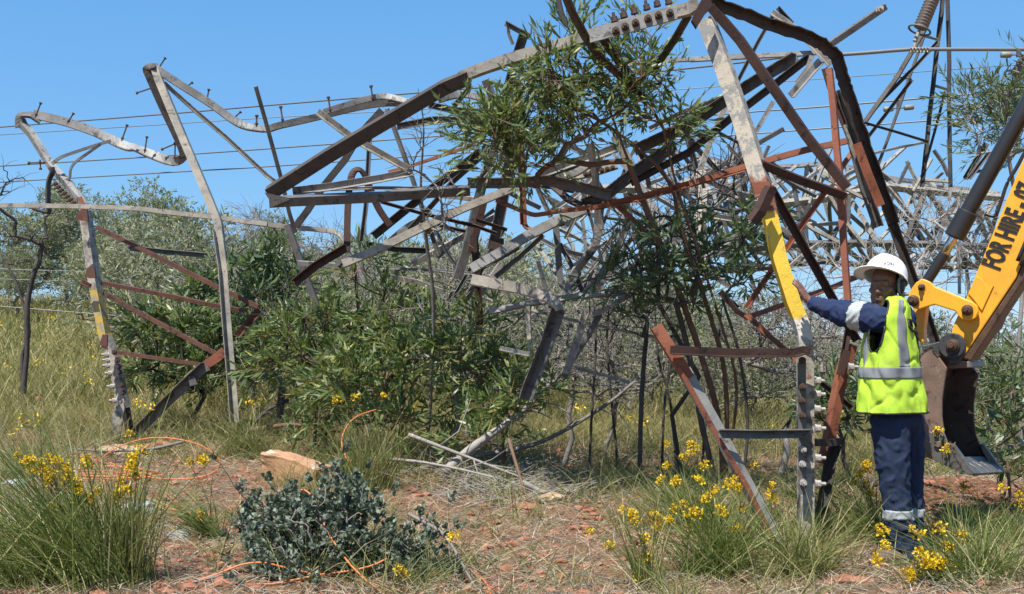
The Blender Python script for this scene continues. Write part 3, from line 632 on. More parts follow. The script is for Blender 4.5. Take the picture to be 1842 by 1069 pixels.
# ================================================================== upright crossarm with insulator, second one at the edge
TC = thing('tower_crossarm', GY(1700, 17.5), 'slender grey lattice crossarm pointing into the sky beside the insulator string', 'pylon wreckage')
for mat, w, L, yy in (('dark', 20, [(1239, -60), (1249, 300), (1250, 600), (1256, 900)], 17.2), ('dark', 22, [(1222, -60), (1212, 60), (1172, 400), (1140, 700), (1118, 900)], 17.0),
                      ('dark', 24, [(1205, -40), (1140, 130), (1000, 370), (845, 585)], 16.8), ('dark', 18, [(1195, 200), (1085, 320), (930, 480), (855, 570)], 16.9),
                      ('dark', 15, [(1130, 170), (1070, 330), (1000, 540), (905, 800)], 17.3), ('dark', 18, [(1070, 385), (960, 530), (855, 665)], 17.1),
                      ('dark', 13, [(840, 590), (990, 635), (1148, 682)], 16.7), ('grey', 13, [(1145, 682), (1000, 710), (845, 747)], 16.75), ('grey', 13, [(1178, 412), (1242, 432)], 17.0),
                      ('dark', 13, [(1230, 440), (1190, 600), (1138, 780)], 17.2), ('grey', 13, [(1118, 170), (1192, 190)], 16.9), ('grey', 12, [(982, 368), (1068, 385)], 17.0)):
    A(TC, mat, z5, w, L, yy, 'c', 28, bool(len(L) % 2), name='lattice_bar')
TC2 = thing('tower_crossarm', GY(1790, 19), 'short grey crossarm stub below the leafy tree at the right edge', 'pylon wreckage')
for w, L in ((28, [(1430, 690), (1325, 862)]), (20, [(1445, 730), (1345, 862)]), (14, [(1335, 838), (1420, 818), (1515, 800)]), (18, [(1490, 760), (1445, 875)])): A(TC2, 'dark', z5, w, L, 19.0, 'c', 28, name='lattice_bar')
def insulator(a, b, Y, r, label, n):
    p0, p1 = P(*a, Y), P(*b, Y); T = thing('insulator_string', p1, label, 'insulator')
    L = np.linalg.norm(p1 - p0); prof = [(r * .3, 0)]
    for i in range(n): prof += [(r * .72, (i + .1) / n * L), (r, (i + .45) / n * L), (r * .98, (i + .6) / n * L), (r * .7, (i + .9) / n * L)]
    prof += [(r * .3, L)]
    V, Fc = revolve(prof, 16); R = frame_from(p1 - p0); part('shed_stack', V @ R.T + p0, Fc, M['insul'], T, True)
    c = p1 + nrm(p1 - p0) * .02; ang = np.linspace(0, 2 * np.pi, 25); ring = c + r * 1.5 * (R[:, 0] * np.cos(ang)[:, None] + R[:, 1] * np.sin(ang)[:, None])
    part('guard_ring', *tube(ring, .016, 8), M['dull'], T, True)
    part('hanger_link', *tube([p1, p1 + nrm(p1 - p0) * .2, P(b[0] - 8, b[1] + 24, Y), P(b[0] - 12, b[1] + 38, Y)], np.array([.02, .035, .022, .03]), 8), M['pale'], T)
    return T
insulator((1682, -12), (1655, 52), 16.4, .108, 'brown ribbed insulator string hanging above the clamp beside the crossarm', 12)
insulator((1850, 105), (1830, 138), 16.4, .125, 'brown insulator end half cut off at the right edge above the tree', 6)
# conductors
def wire(pts, Y, r, label, mat='wire', name='power_line'):
    p = catmull(lift(px_, pts, Y), 8); mid = p.mean(0)
    T = tag(link(name, make_mesh(name, tube(p - mid, r, 6)[0], tube(p - mid, r, 6)[1], M[mat], True), loc=mid), label, 'power line'); return T
wire([(-80, 236), (0, 229), (292, 206), (480, 190), (777, 165), (1000, 146), (1240, 123), (1464, 98), (1520, 98)], (26, 16.3), .017, 'topmost sagging conductor from the left edge past the pylon top')
c1 = wire([(1505, 99), (1560, 95), (1622, 90), (1660, 89), (1842, 89), (1990, 91)], 16.25, .030, 'thick wrapped conductor held by the insulator clamp at top right', 'wire_grey')
wire([(-80, 249), (0, 243), (299, 224), (469, 213), (850, 191), (1237, 160), (1479, 142), (1842, 116), (1990, 104)], (30, 24), .011, 'thinnest upper wire, second from the top on the left')
wire([(-80, 303), (0, 299), (260, 283), (480, 268), (844, 241), (1100, 222), (1345, 202), (1494, 191), (1797, 165), (1990, 146)], (26, 17), .016, 'third conductor, crossing behind the folded chord')
wire([(-80, 333), (0, 328), (345, 308), (480, 300), (840, 275), (1240, 249), (1498, 230), (1756, 211), (1990, 192)], (26, 18), .015, 'lowest conductor in the sky, above the left treetops')
wire([(-80, 480), (24, 485), (180, 490), (393, 500)], 24, .011, 'slack wire lying highest across the left thicket')
wire([(-80, 500), (24, 503), (155, 507)], 24.5, .010, 'short slack wire just below another in the left thicket')
wire([(-80, 545), (47, 555), (235, 570), (400, 581)], 22, .011, 'slack wire running over the yellow grass on the left')
wire([(560, 690), (700, 640), (1140, 580), (1500, 520), (1800, 505)], (23, 22), .010, 'slack wire low in the thicket behind the pylon')
def damper(pa, pb, clip, Y, label):
    T = thing('vibration_damper', P(*clip, Y), label, 'damper')
    a, b = P(*pa, Y), P(*pb, Y); d = nrm(b - a); part('rod', *cyl(a, b, .010, 8), M['dull'], T)
    for e, s_ in ((a, 1), (b, -1)): part('weight', *cyl(e - d * s_ * .02, e + d * s_ * .13, .045, 12, cham=.01), M['grey'], T, True)
    c = P(*clip, Y); m_ = a + (b - a) * .5; part('clip', *box_vf((c + m_) / 2, (.05, .05, abs(c[2] - m_[2]) + .06)), M['dull'], T)
damper((1803, 99), (1862, 99), (1832, 92), 16.2, 'grey vibration damper on the thick conductor at the right edge')
damper((1592, 197), (1641, 193), (1616, 186), 17.8, 'pale vibration damper on the conductor between the crossarm bars')
damper((1716, 224), (1760, 217), (1735, 214), 17.5, 'pale vibration damper beside the leafy tree at right')
mbc = MB()
for k in range(6): mbc.add(*tube(np.array([P(1640 + k * 6, 90, 16.2) + np.array([0, .036 * math.cos(t), .036 * math.sin(t)]) for t in np.linspace(0, 6.28, 13)]), .011, 6))
V_, F_ = mbc.out(); TCl = thing('suspension_clamp', P(1655, 90, 16.2), 'pale coil clamp gripping the thick conductor under the insulator', 'clamp'); part('clamp_coil', V_, F_, M['pale'], TCl, True)
# ================================================================== excavator: dipper arm, bucket, linkage
def paint_mat():
    k = NT('machine_yellow', .42, .45)
    c = k.mix(k.noise(3, 5), (.78, .345, .014), (.86, .42, .03))
    c = k.mix(k.thr(k.noise(2.2, 8, .7), .42, .75), c, (.55, .24, .03)); c = k.mix(k.thr(k.noise(11, 8, .75), .62, .70), c, (.34, .16, .04))
    c = k.mix(k.thr(k.noise(40, 5, .7), .68, .72), c, (.12, .07, .04))
    k.col(c); k.bump(k.noise(30, 4), .12, .003); return k.m
M['paint'] = paint_mat()
M['worn'] = steel('worn_steel', (.15, .085, .05), (.09, .055, .038), (.22, .10, .04), .6, 6, .5, .4)
M['bucket'] = steel('bucket_steel', (.25, .165, .125), (.16, .108, .083), (.27, .19, .14), .58, 5, .5, .35)
M['bucket_grey'] = steel('bucket_grey', (.19, .175, .155), (.12, .108, .096), (.20, .105, .06), .62, 7, .42, .5)
M['hanger'] = steel('hanger_dark', (.085, .085, .085), (.055, .055, .055), (.12, .08, .05), .66, 7, .45, .4)
M['barrel'] = simple('cylinder_black', (.022, .022, .024), .38, .5, 0, .3, bump=.1)
M['chrome'] = simple('rod_chrome', (.62, .64, .66), .12, .6, 1.0, .05, bump=0)
M['pin'] = steel('pin_rust', (.13, .075, .05), (.08, .05, .035), (.20, .11, .06), .6, 18, .5, .4)
M['letter'] = simple('black_letter', (.016, .015, .014), .5, .4, var=.1, bump=0)
YE = 7.15
EN = np.array([.55, .835, 0.0])       # across the machine: the arm plane is turned a little to the left
def EY(px, y0):
    x0 = (1700 - W0 / 2) * y0 / F; return (y0 + .66 * x0) / (1 + .66 * (px - W0 / 2) / F)
def liftE(zone, L, y0): return np.array([P(x, y, EY(x, y0)) for x, y in zone.pts(L)])
TE = thing('excavator', GY(1740, 7.5), 'yellow excavator dipper arm with black FOR HIRE lettering and a worn brown bucket', 'excavator')
def bevel_part(name, V, Fc, mat, T, w=.008, seg=2):
    o = part(name, V, Fc, mat, T); b = o.modifiers.new('bevel', 'BEVEL'); b.width = w; b.segments = seg; b.limit_method = 'ANGLE'; return o
def slab(name, poly, Y, th, mat, T=TE, zone=px_, w=.008):
    p = liftE(zone, poly, Y); V, Fc = extrude(p, EN * th); return bevel_part(name, V, Fc, M[mat], T, w)
arm = slab('arm', [(1708, 612), (1716, 582), (1742, 528), (1753, 500), (1842, 283), (2010, -130), (2075, -110), (1950, 180), (1842, 462), (1828, 500), (1735, 640), (1718, 640)], YE, .24, 'paint')
slab('wear_strip', [(1844, 468), (1864, 420), (1873, 424), (1840, 506), (1746, 650), (1733, 645), (1828, 504)], YE - .004, .25, 'worn')
slab('arm_gusset', [(1741, 528), (1757, 496), (1768, 504), (1779, 522), (1788, 512), (1766, 560), (1752, 540)], YE - .012, .012, 'paint', w=.004)
slab('boom', [(2000, -190), (2085, -200), (2520, 150), (2560, 330), (2480, 330), (2430, 200), (2060, -70)], YE - .05, .34, 'paint')
# link plate with pins
lk = z8.pts([(915, 455), (935, 428), (965, 410), (1000, 425), (1020, 445), (1195, 517), (1216, 535), (1222, 562), (1208, 592), (1180, 605), (1150, 600), (1132, 585), (1115, 560), (1020, 530), (985, 540), (950, 552), (920, 545), (902, 520), (900, 485)])
slab('link_plate', lk, YE - .05, .03, 'paint')
slab('link_plate', lk, YE + .26, .03, 'paint')
slab('link_bar', z8.pts([(918, 520), (985, 520), (970, 640), (972, 705), (925, 690), (935, 620)]), YE + .06, .10, 'paint')
def pin(zone, c, r, y0, depth=.06, nm='pin'):
    q = zone.pts([c])[0]; p = P(*q, EY(q[0], y0)); rr = r * zone.k * y0 / F; mb = MB()
    mb.add(*cyl(p, p - EN * depth * .35, rr * 1.25, 20, cham=.004)); mb.add(*cyl(p, p - EN * depth, rr, 20, cham=.006)); mb.add(*cyl(p, p - EN * (depth + .02), rr * .55, 6, cham=.003))
    part(nm, *mb.out(), M['pin'], TE)
pin(z8, (925, 512), 21, YE - .05); pin(z8, (1172, 555), 20, YE - .05); pin(z8, (962, 450), 13, YE - .05, .03)
q1105 = z8.pts([(1105, 718)])[0]
mb = MB(); pc = P(*q1105, EY(q1105[0], YE - .09)); mb.add(*cyl(pc, pc - EN * .04, .082, 28, cham=.006)); part('boss', *mb.out(), M['hanger'], TE, False)
pin(z8, (1105, 718), 24, YE - .13, .05)
# hydraulic cylinder
def pc_(x, y, d=.12): return P(x, y, EY(x, YE + d))
part('hydraulic_cylinder', *cyl(pc_(1725, 410), pc_(1985, -60), .052, 24, cham=.01), M['barrel'], TE, False)
mb = MB(); d_ = nrm(pc_(1725, 410) - pc_(1985, -60)); mb.add(*cyl(pc_(1742, 380), pc_(1742, 380) + d_ * .19, .066, 24, cham=.008)); gl_ = part('cylinder_gland', *mb.out(), M['barrel'], TE)
part('piston_rod', *cyl(pc_(1735, 392), pc_(1690, 473), .031, 20), M['chrome'], TE, True)
part('rod_end', *cyl(pc_(1700, 455), pc_(1652, 530), .036, 16, cham=.008), M['barrel'], TE)
part('hydraulic_hose', *tube(catmull(liftE(px_, [(1772, 385), (1790, 388), (1800, 365), (1812, 330), (1835, 290), (1880, 200)], YE + .08), 6), .012, 8), M['barrel'], TE, True)
for q_ in ([(1830, 470), (1862, 395), (1920, 260), (1990, 100)], [(1836, 478), (1870, 400), (1930, 262), (2000, 105)]): part('hydraulic_hose', *tube(catmull(liftE(px_, q_, YE - .03), 6), .012, 8), M['barrel'], TE, True)
mb = MB(); mb.add(*box_vf(pc_(1762, 384, .05), (.03, .03, .03))); part('grease_label', *mb.out(), M['bucket_grey'], TE)
# bucket
BV = EN * .80 + np.array([.05, 0, -.06])
M['bucket_in'] = steel('bucket_inside', (.085, .056, .042), (.05, .035, .028), (.13, .075, .045), .6, 6, .6, .2)       # bucket width, turned a little to the right; inside shade painted into darker steel
near = liftE(px_, [(1657, 640), (1676, 627), (1690, 644), (1703, 662), (1698, 690), (1694, 720), (1694, 750), (1698, 780), (1708, 805), (1737, 850), (1718, 845), (1680, 828), (1644, 811), (1634, 790), (1631, 755), (1636, 710), (1645, 670)], 7.0)
bevel_part('bucket_side', *extrude(near, BV / np.linalg.norm(BV) * .025), M['bucket'], TE, .005)
far_ = near + BV; far_[3:10] += np.array([.0, 0, 0])
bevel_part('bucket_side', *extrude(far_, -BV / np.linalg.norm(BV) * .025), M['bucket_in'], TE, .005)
back = liftE(px_, [(1690, 640), (1676, 627), (1657, 640), (1645, 670), (1636, 710), (1631, 755), (1634, 790), (1644, 811), (1680, 828), (1718, 845), (1737, 850)], 7.0)
back = catmull(back, 3); inn = back.copy(); t_ = nrm(np.gradient(back, axis=0)); inn += np.stack([t_[:, 2], 0 * t_[:, 0], -t_[:, 0]], 1) * -.018
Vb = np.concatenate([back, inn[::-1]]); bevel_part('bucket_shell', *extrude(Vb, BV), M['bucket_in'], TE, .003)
sidep = liftE(px_, [(1661, 774), (1697, 783), (1708, 806), (1740, 851), (1718, 846), (1684, 830), (1662, 818)], 6.985)
bevel_part('wear_plate', *extrude(sidep, EN * .012), M['bucket_grey'], TE, .003)
cp = liftE(px_, [(1706, 797), (1716, 800), (1746, 842), (1756, 852), (1742, 856), (1731, 846), (1712, 812)], 6.98)
bevel_part('side_cutter', *extrude(cp, EN * .05), M['bucket_grey'], TE, .004)
cp2 = cp + BV * np.array([1, 1, 1]); bevel_part('side_cutter', *extrude(cp2, -EN * .05), M['bucket_grey'], TE, .004)
lip = liftE(px_, [(1712, 828), (1736, 850), (1752, 855), (1752, 851), (1738, 843), (1716, 822)], 7.02); bevel_part('cutting_edge', *extrude(lip, BV * .97), M['bucket_grey'], TE, .003)
for k in range(5):
    f0 = k / 5 + .02; tooth = liftE(px_, [(1722, 829), (1742, 839), (1757, 852), (1752, 857), (1732, 848)], 7.0) + BV * f0
    bevel_part('bucket_tooth', *extrude(tooth, BV * .15), M['bucket_grey'], TE, .006)
mb = MB(); pb = P(1688, 799, EY(1688, 6.985)); mb.add(*cyl(pb, pb - EN * .02, .022, 14, cham=.004)); part('bolt', *mb.out(), M['bucket'], TE)
hg = [(1657, 622), (1700, 612), (1722, 608), (1737, 620), (1736, 636), (1722, 656), (1706, 656), (1700, 640), (1690, 640), (1676, 626), (1660, 634)]
slab('bucket_hanger', hg, YE - .10, .035, 'hanger'); slab('bucket_hanger', [(x + 12, y + 2) for x, y in hg], YE + .30, .035, 'hanger')
slab('hanger_bar', [(1700, 652), (1742, 650), (1745, 662), (1704, 664)], YE - .06, .5, 'bucket')
# lettering on the arm side
def text_mesh(body, size, offset=0.0, extrude_=.0):
    cu = bpy.data.curves.new('lettering', 'FONT'); cu.body = body; cu.size = size; cu.offset = offset; cu.extrude = extrude_; cu.align_x = 'LEFT'; cu.resolution_u = 3
    o = bpy.data.objects.new('lettering_tmp', cu); C.objects.link(o)
    me = bpy.data.meshes.new_from_object(o.evaluated_get(bpy.context.evaluated_depsgraph_get()))
    bpy.data.objects.remove(o); return me
tm = text_mesh('FOR HIRE - 07', .165, .006, .0015)
q0, q1 = liftE(px_, [(1797, 487), (1852, 368)], YE - .004); ux = nrm(q1 - q0); uy = nrm(np.cross(ux, EN)); uy = uy if uy[2] > 0 else -uy
v = np.zeros(len(tm.vertices) * 3, np.float32); tm.vertices.foreach_get('co', v); v = v.reshape(-1, 3)
wtxt = v[:, 0].max(); sc_ = np.linalg.norm(liftE(px_, [(1868, 336)], YE)[0] - q0) / wtxt
v2 = q0 + v[:, :1] * sc_ * ux + v[:, 1:2] * 1.0 * uy + v[:, 2:] * -EN - np.array(TE.location)
tm.vertices.foreach_set('co', v2.astype(np.float32).ravel()); tm.update(); tm.materials.append(M['letter'])
lt = link('lettering', tm, arm); lt.matrix_parent_inverse = Matrix()

# ================================================================== the worker
YP = 6.5
def pp(x, y, dy=0.0): return P(x, y, YP + dy)
def cap(p0, p1, r0, r1, sides=14):
    p0, p1 = np.asarray(p0, float), np.asarray(p1, float); d = nrm(p1 - p0); a = np.linspace(-np.pi / 2, 0, 5)[:-1] + .08; b = np.linspace(0, np.pi / 2, 5)[1:] - .08
    pts = [p0 + d * r0 * math.sin(t) for t in a] + [p0, p1] + [p1 + d * r1 * math.sin(t) for t in b]
    rr = [r0 * math.cos(t) for t in a] + [r0, r1] + [r1 * math.cos(t) for t in b]
    R = frame_from(d); ang = np.arange(sides) * 2 * np.pi / sides
    V = np.concatenate([p + r * (R[:, 0] * np.cos(ang)[:, None] + R[:, 1] * np.sin(ang)[:, None]) for p, r in zip(pts, rr)])
    k = len(pts); i = np.arange(k * sides).reshape(k, sides); q = np.stack([i[:-1], np.roll(i[:-1], -1, 1), np.roll(i[1:], -1, 1), i[1:]], -1).reshape(-1, 4)
    return V, [q, i[:1, ::-1], i[-1:]]
def ell(c, r, R=None, n=14):
    th = np.linspace(.12, np.pi - .12, n); V, Fc = revolve(np.stack([np.sin(th), np.cos(th)], 1), 18)
    V = V * np.array(r); V = V @ (R.T if R is not None else np.eye(3)); return V + np.array(c), Fc
def chain(mb, pts, rs):
    for a, b, r0, r1 in zip(pts[:-1], pts[1:], rs[:-1], rs[1:]): mb.add(*cap(a, b, r0, r1))
def remesh(name, mb, voxel, mat, T, smooth=2, folds=None, smf=.5):
    V, Fc = mb.out(); me = make_mesh(name, V, Fc); o = bpy.data.objects.new('tmp', me); C.objects.link(o)
    m = o.modifiers.new('r', 'REMESH'); m.mode = 'VOXEL'; m.voxel_size = voxel; m.use_smooth_shade = True
    s = o.modifiers.new('s', 'SMOOTH'); s.iterations = smooth; s.factor = smf
    n = bpy.data.meshes.new_from_object(o.evaluated_get(bpy.context.evaluated_depsgraph_get())); bpy.data.objects.remove(o)
    v = np.zeros(len(n.vertices) * 3, np.float32); n.vertices.foreach_get('co', v); v = v.reshape(-1, 3).astype(float)
    if folds:
        nn = np.zeros(len(n.vertices) * 3, np.float32); n.vertex_normals.foreach_get('vector', nn); v += nn.reshape(-1, 3) * folds(v)[:, None]
    n.vertices.foreach_set('co', (v - np.array(T.location)).astype(np.float32).ravel()); n.update(); n.name = name; n.materials.clear(); n.materials.append(mat)
    n.polygons.foreach_set('use_smooth', np.ones(len(n.polygons), bool))
    return link(name, n, T)
def foldf(dirs, amp, sc):
    def f(v):
        w = np.array([mnoise.noise(Vector(p * sc)) for p in v]); w2 = np.array([mnoise.noise(Vector(p * sc * 2.7 + 5)) for p in v]); out = .5 * w * amp + .3 * w2 * amp
        for d, fr in dirs:
            ph = v @ np.array(d) * fr + 5 * w; out += amp * .6 * (1 - np.abs(np.sin(ph))) ** 2 - amp * .2
        return out
    return f
def cloth(name, c, wr=.35, stain=None):
    k = NT(name, .85, .1); cc = k.mix(k.noise(7, 6, .65), tuple(.78 * v for v in c), tuple(1.25 * v for v in c)); st = k.thr(k.noise(9, 8, .72, dist=.5), .56, .76)
    k.col(k.mix(st, cc, stain or tuple(.5 * v + .04 for v in c)))
    k.bump(k.mix(.6, k.noise(26, 4, .6, dist=1.2), k.noise(400, 2)), wr, .012); return k.m
M['navy'] = cloth('navy_cotton', (.023, .036, .085)); M['trouser'] = cloth('navy_twill', (.028, .040, .076), .5)
M['hivis'] = cloth('hivis_lime', (.47, .70, .065), .8, (.30, .36, .10)); M['tape'] = cloth('reflective_tape', (.20, .215, .22), .25); M['tape_pale'] = cloth('pale_tape', (.36, .39, .385), .3)
M['skin'] = simple('skin_dark', (.155, .078, .050), .42, .45, var=.12, scale=20, bump=.15, bscale=120, bd=.001)
M['palm'] = M['skin']
M['helmet'] = simple('helmet_white', (.82, .82, .80), .28, .5, var=.03, bump=0)
M['black'] = simple('black_rubber', (.02, .02, .02), .5, .4, var=.2)
M['hair'] = simple('black_hair', (.012, .010, .009), .9, .1, var=.3, bump=.8, bscale=200)
M['eyewhite'] = simple('eye_white', (.17, .135, .11), .5, .5, var=.05, bump=0); M['iris'] = simple('iris_dark', (.012, .008, .006), .15, .6, bump=0)
M['boot'] = simple('boot_brown', (.12, .09, .065), .7, .2)
TP = thing('person', GY(1615, YP), 'man in white hard hat and lime vest pressing a hand on the yellow leg', 'person')
yaw, tilt = math.radians(39), math.radians(25)
hf = np.array([-math.sin(yaw), -math.cos(yaw), -.04]); hf = nrm(hf); hr = nrm(np.cross(hf, np.array([0, 0, 1.]))) * -1; hr = nrm(np.array([math.cos(yaw), -math.sin(yaw), 0])); hu = nrm(np.cross(hr, hf)); hu = hu if hu[2] > 0 else -hu
HR = np.stack([hr, hf, hu], 1); Hc = pp(1591, 515, .02)
def hp(x, y, z): return Hc + HR @ np.array([x, y, z])
mb = MB()
mb.add(*ell(hp(0, -.012, .036), (.075, .094, .086), HR)); mb.add(*ell(hp(0, .026, -.030), (.070, .062, .080), HR)); mb.add(*ell(hp(0, .045, -.085), (.050, .046, .036), HR))
mb.add(*ell(hp(0, .074, -.104), (.022, .018, .018), HR))
chain(mb, [hp(-.042, .070, .020), hp(-.02, .084, .021), hp(0, .086, .017), hp(.02, .084, .021), hp(.042, .070, .020)], [.010, .012, .010, .012, .010])
chain(mb, [hp(0, .086, .010), hp(0, .098, -.012), hp(0, .109, -.032)], [.009, .010, .0145])
for s in (-1, 1):
    mb.add(*ell(hp(s * .0155, .099, -.036), (.011, .011, .0095), HR)); mb.add(*ell(hp(s * .048, .056, -.022), (.024, .026, .022), HR))
    mb.add(*ell(hp(s * .078, -.012, -.005), (.010, .021, .033), HR)); chain(mb, [hp(s * .055, .01, -.06), hp(s * .035, .05, -.092)], [.026, .026])
    chain(mb, [hp(s * .045, .074, .006), hp(s * .032, .083, .010), hp(s * .018, .083, .006)], [.005, .006, .005])
chain(mb, [hp(-.025, .083, -.068), hp(-.010, .096, -.063), hp(.010, .096, -.063), hp(.025, .083, -.068)], [.006, .0085, .0085, .006])
chain(mb, [hp(-.022, .082, -.074), hp(-.008, .094, -.079), hp(.008, .094, -.079), hp(.022, .082, -.074)], [.006, .0095, .0095, .006])
chain(mb, [hp(0, -.02, -.06), pp(1608, 552, .02), pp(1610, 600, .02)], [.058, .058, .075])
# trunk, arms and legs under the clothes
chain(mb, [pp(1611, 590, .02), pp(1612, 660, .01), pp(1613, 750, .01)], [.088, .098, .108]); chain(mb, [pp(1598, 580, -.07), pp(1614, 574, .11)], [.055, .055])
AR = [pp(1592, 577, -.10), pp(1560, 571, -.03), pp(1522, 565, .06), pp(1490, 556, .15), pp(1459, 545, .225)]
chain(mb, AR, [.056, .055, .048, .042, .029])
AR2 = [pp(1622, 572, .14), pp(1634, 660, .22), pp(1648, 735, .16), pp(1656, 765, .12)]; chain(mb, AR2, [.054, .048, .032, .04])
LL = [pp(1602, 765, -.06), pp(1605, 820, -.07), pp(1609, 872, -.06), pp(1616, 930, -.05), pp(1626, 985, -.03)]; chain(mb, LL, [.095, .08, .06, .055, .042])
RL = [pp(1628, 765, .09), pp(1633, 820, .11), pp(1635, 875, .13), pp(1636, 930, .14), pp(1642, 985, .14)]; chain(mb, RL, [.095, .08, .06, .055, .042])
# left hand: palm against the steel, fingers up
wr_ = AR[-1]; up = nrm(np.array([-.30, .10, 1.0])); side = nrm(np.array([.62, .80, 0.0])); side = nrm(side - up * (side @ up)); pn = np.cross(up, side)
pn = pn if pn[0] < 0 else -pn            # palm normal, towards the steel
def hd(a, b, c): return wr_ + side * a + up * b + pn * c
chain(mb, [wr_, hd(0, .03, .015)], [.029, .027])
for a in (-.028, -.009, .010, .028): chain(mb, [hd(a * .6, .03, .016), hd(a, .085, .030)], [.018, .0145])
for a, L, k in ((-.031, .064, .0), (-.011, .078, 0), (.010, .082, 0), (.031, .074, 0)):
    chain(mb, [hd(a, .085, .031), hd(a * 1.08, .085 + L * .46, .036), hd(a * 1.12, .085 + L * .76, .046), hd(a * 1.12, .085 + L, .058)], [.0105, .0098, .009, .0078])
chain(mb, [hd(.018, .028, .022), hd(.046, .055, .034), hd(.058, .085, .044), hd(.060, .108, .052)], [.016, .0125, .011, .009])
# right hand, hanging
rw = pp(1657, 757, .12)
for k in range(4): chain(mb, [rw + np.array([-.02 + .016 * k, -.01, -.03]), rw + np.array([-.02 + .017 * k, -.02, -.085]), rw + np.array([-.02 + .017 * k, -.045, -.115 - .006 * (k in (1, 2))])], [.014, .0105, .008])
chain(mb, [rw + np.array([-.02, -.02, 0]), rw + np.array([-.03, -.045, -.04]), rw + np.array([-.028, -.055, -.075])], [.014, .012, .009])
body = remesh('body', mb, .0052, M['skin'], TP, 2, None, .4)
for s in (-1, 1):
    c = hp(s * .031, .0705, -.001); e = part('eye', *ell(c, (.0105, .0105, .008), HR), M['eyewhite'], TP, True)
    gz = nrm(np.array([-.10, -1, -.05])); i_ = part('iris', *ell(c + gz * .0068, (.0058, .0058, .0055)), M['iris'], TP, True); i_.parent = e
mb = MB(); mb.add(*ell(hp(0, -.026, .034), (.078, .092, .088), HR)); mb.add(*ell(hp(0, -.05, -.02), (.066, .06, .05), HR)); remesh('hair', mb, .008, M['hair'], TP)
# jacket
mb = MB(); chain(mb, [pp(1609, 560, .02), pp(1611, 600, .02), pp(1612, 680, .01), pp(1612, 750, .01)], [.080, .112, .122, .135]); chain(mb, [pp(1598, 578, -.07), pp(1616, 571, .12)], [.078, .075])
chain(mb, AR[:2] + [AR[2], AR[3], pp(1464, 546, .215)], [.078, .090, .080, .064, .046]); chain(mb, AR2[:3], [.082, .075, .055])
jk = foldf([((.4, .3, 1.0), 38), ((1, .2, .3), 30)], .011, 14)
jacket = remesh('overall_jacket', mb, .009, M['navy'], TP, 2, jk)
mb = MB(); colr = [pp(1609 + 19 * math.cos(t), 546 + 3 * math.sin(t), .02 + .065 * math.sin(t)) for t in np.linspace(0, 2 * np.pi, 15)]; chain(mb, colr, [.022] * 15)
remesh('collar', mb, .007, M['navy'], TP)
mb = MB(); mb.add(*ell(pp(1613, 755, .01), (.148, .15, .10))); chain(mb, LL[:4] + [pp(1623, 968, -.04), pp(1631, 1004, -.03)], [.116, .104, .090, .086, .082, .079]); chain(mb, RL[:4] + [pp(1643, 995, .13)], [.112, .100, .086, .082, .078])
pants = remesh('trousers', mb, .010, M['trouser'], TP, 2, foldf([((.9, .2, .6), 17), ((.8, .3, -.9), 13)], .011, 9))
def tape_from(src, name, cond, mat, off=.0035):
    """a band of tape sewn on a garment: the garment's own faces, lifted a little"""
    me = src.data; n = len(me.vertices); v = np.zeros(n * 3, np.float32); me.vertices.foreach_get('co', v); v = v.reshape(-1, 3); nn = np.zeros(n * 3, np.float32); me.vertex_normals.foreach_get('vector', nn); nn = nn.reshape(-1, 3)
    w = v + np.array(src.parent.location); ok = cond(w); fs = [tuple(p.vertices) for p in me.polygons if all(ok[k] for k in p.vertices)]
    q4 = np.array([f for f in fs if len(f) == 4], int).reshape(-1, 4); used = np.unique(q4); mp = np.full(n, -1); mp[used] = np.arange(len(used))
    o = link(name, make_mesh(name, (v + nn * off)[used], [mp[q4]], M[mat], True), src.parent); o.parent = src; s = o.modifiers.new('s', 'SOLIDIFY'); s.thickness = .002; return o
ax = nrm(AR[2] - AR[0]); c0 = pp(1544, 570, 0)
tape_from(jacket, 'sleeve_tape', lambda w: (np.abs((w - c0) @ ax) < .044) & (w[:, 0] < pp(1575, 0, 0)[0]) & (np.abs(w[:, 2] - c0[2]) < .14), 'tape_pale')
zt0 = pp(0, 928, 0)[2]; tape_from(pants, 'trouser_tape', lambda w: np.abs(w[:, 2] - zt0 - .02 * np.sin(w[:, 0] * 9)) < .032, 'tape_pale')
# vest, a loose tube open at the armholes
VK = np.array([(534, 1599, 1624, .085), (541, 1592, 1630, .14), (552, 1585, 1634, .185), (575, 1572, 1638, .205), (605, 1561, 1645, .21), (640, 1557, 1652, .212), (680, 1552, 1658, .215), (715, 1549, 1664, .22), (742, 1547, 1668, .222)], float)
def vest_pt(th, y, off=0.0):
    xl, xr, d = (np.interp(y, VK[:, 0], VK[:, k]) for k in (1, 2, 3)); xc, rx = (xl + xr) / 2, (xr - xl) / 2
    k = YP / F; hz = (y - 560) / 180
    wob = .010 * hz * np.sin(5 * th + 2.2) + .006 * hz * np.sin(11 * th + .5 + .02 * y) + .004 * np.sin(.06 * y + 7 * th) + .003 * np.sin(.13 * y - 9 * th)
    rr = 1 + 0.0 * th; s, c = np.sin(th), np.cos(th)
    s2 = np.sign(s) * np.abs(s) ** .85; c2 = np.sign(c) * np.abs(c) ** .85
    Yv = YP + .01 - (d + wob + off) * c2; return np.stack([(xc + rx * s2 - W0 / 2) * np.minimum(Yv, YP) / F + (wob + off) * s2, Yv, EYE + (HY - y) * k + 0 * th], -1)
def vest_wrinkle(V):
    o = nrm((V - np.array([pp(1608, 0)[0], YP, 0])) * np.array([1, 1, 0]))
    h = np.array([.006 * mnoise.noise(Vector(p * 13)) + .006 * mnoise.noise(Vector(p * np.array([26, 26, 9]))) - .012 * max(0, 1 - abs(mnoise.noise(Vector(p * np.array([9, 9, 5]) + 7))) * 7) for p in V]); return V + o * h[:, None]
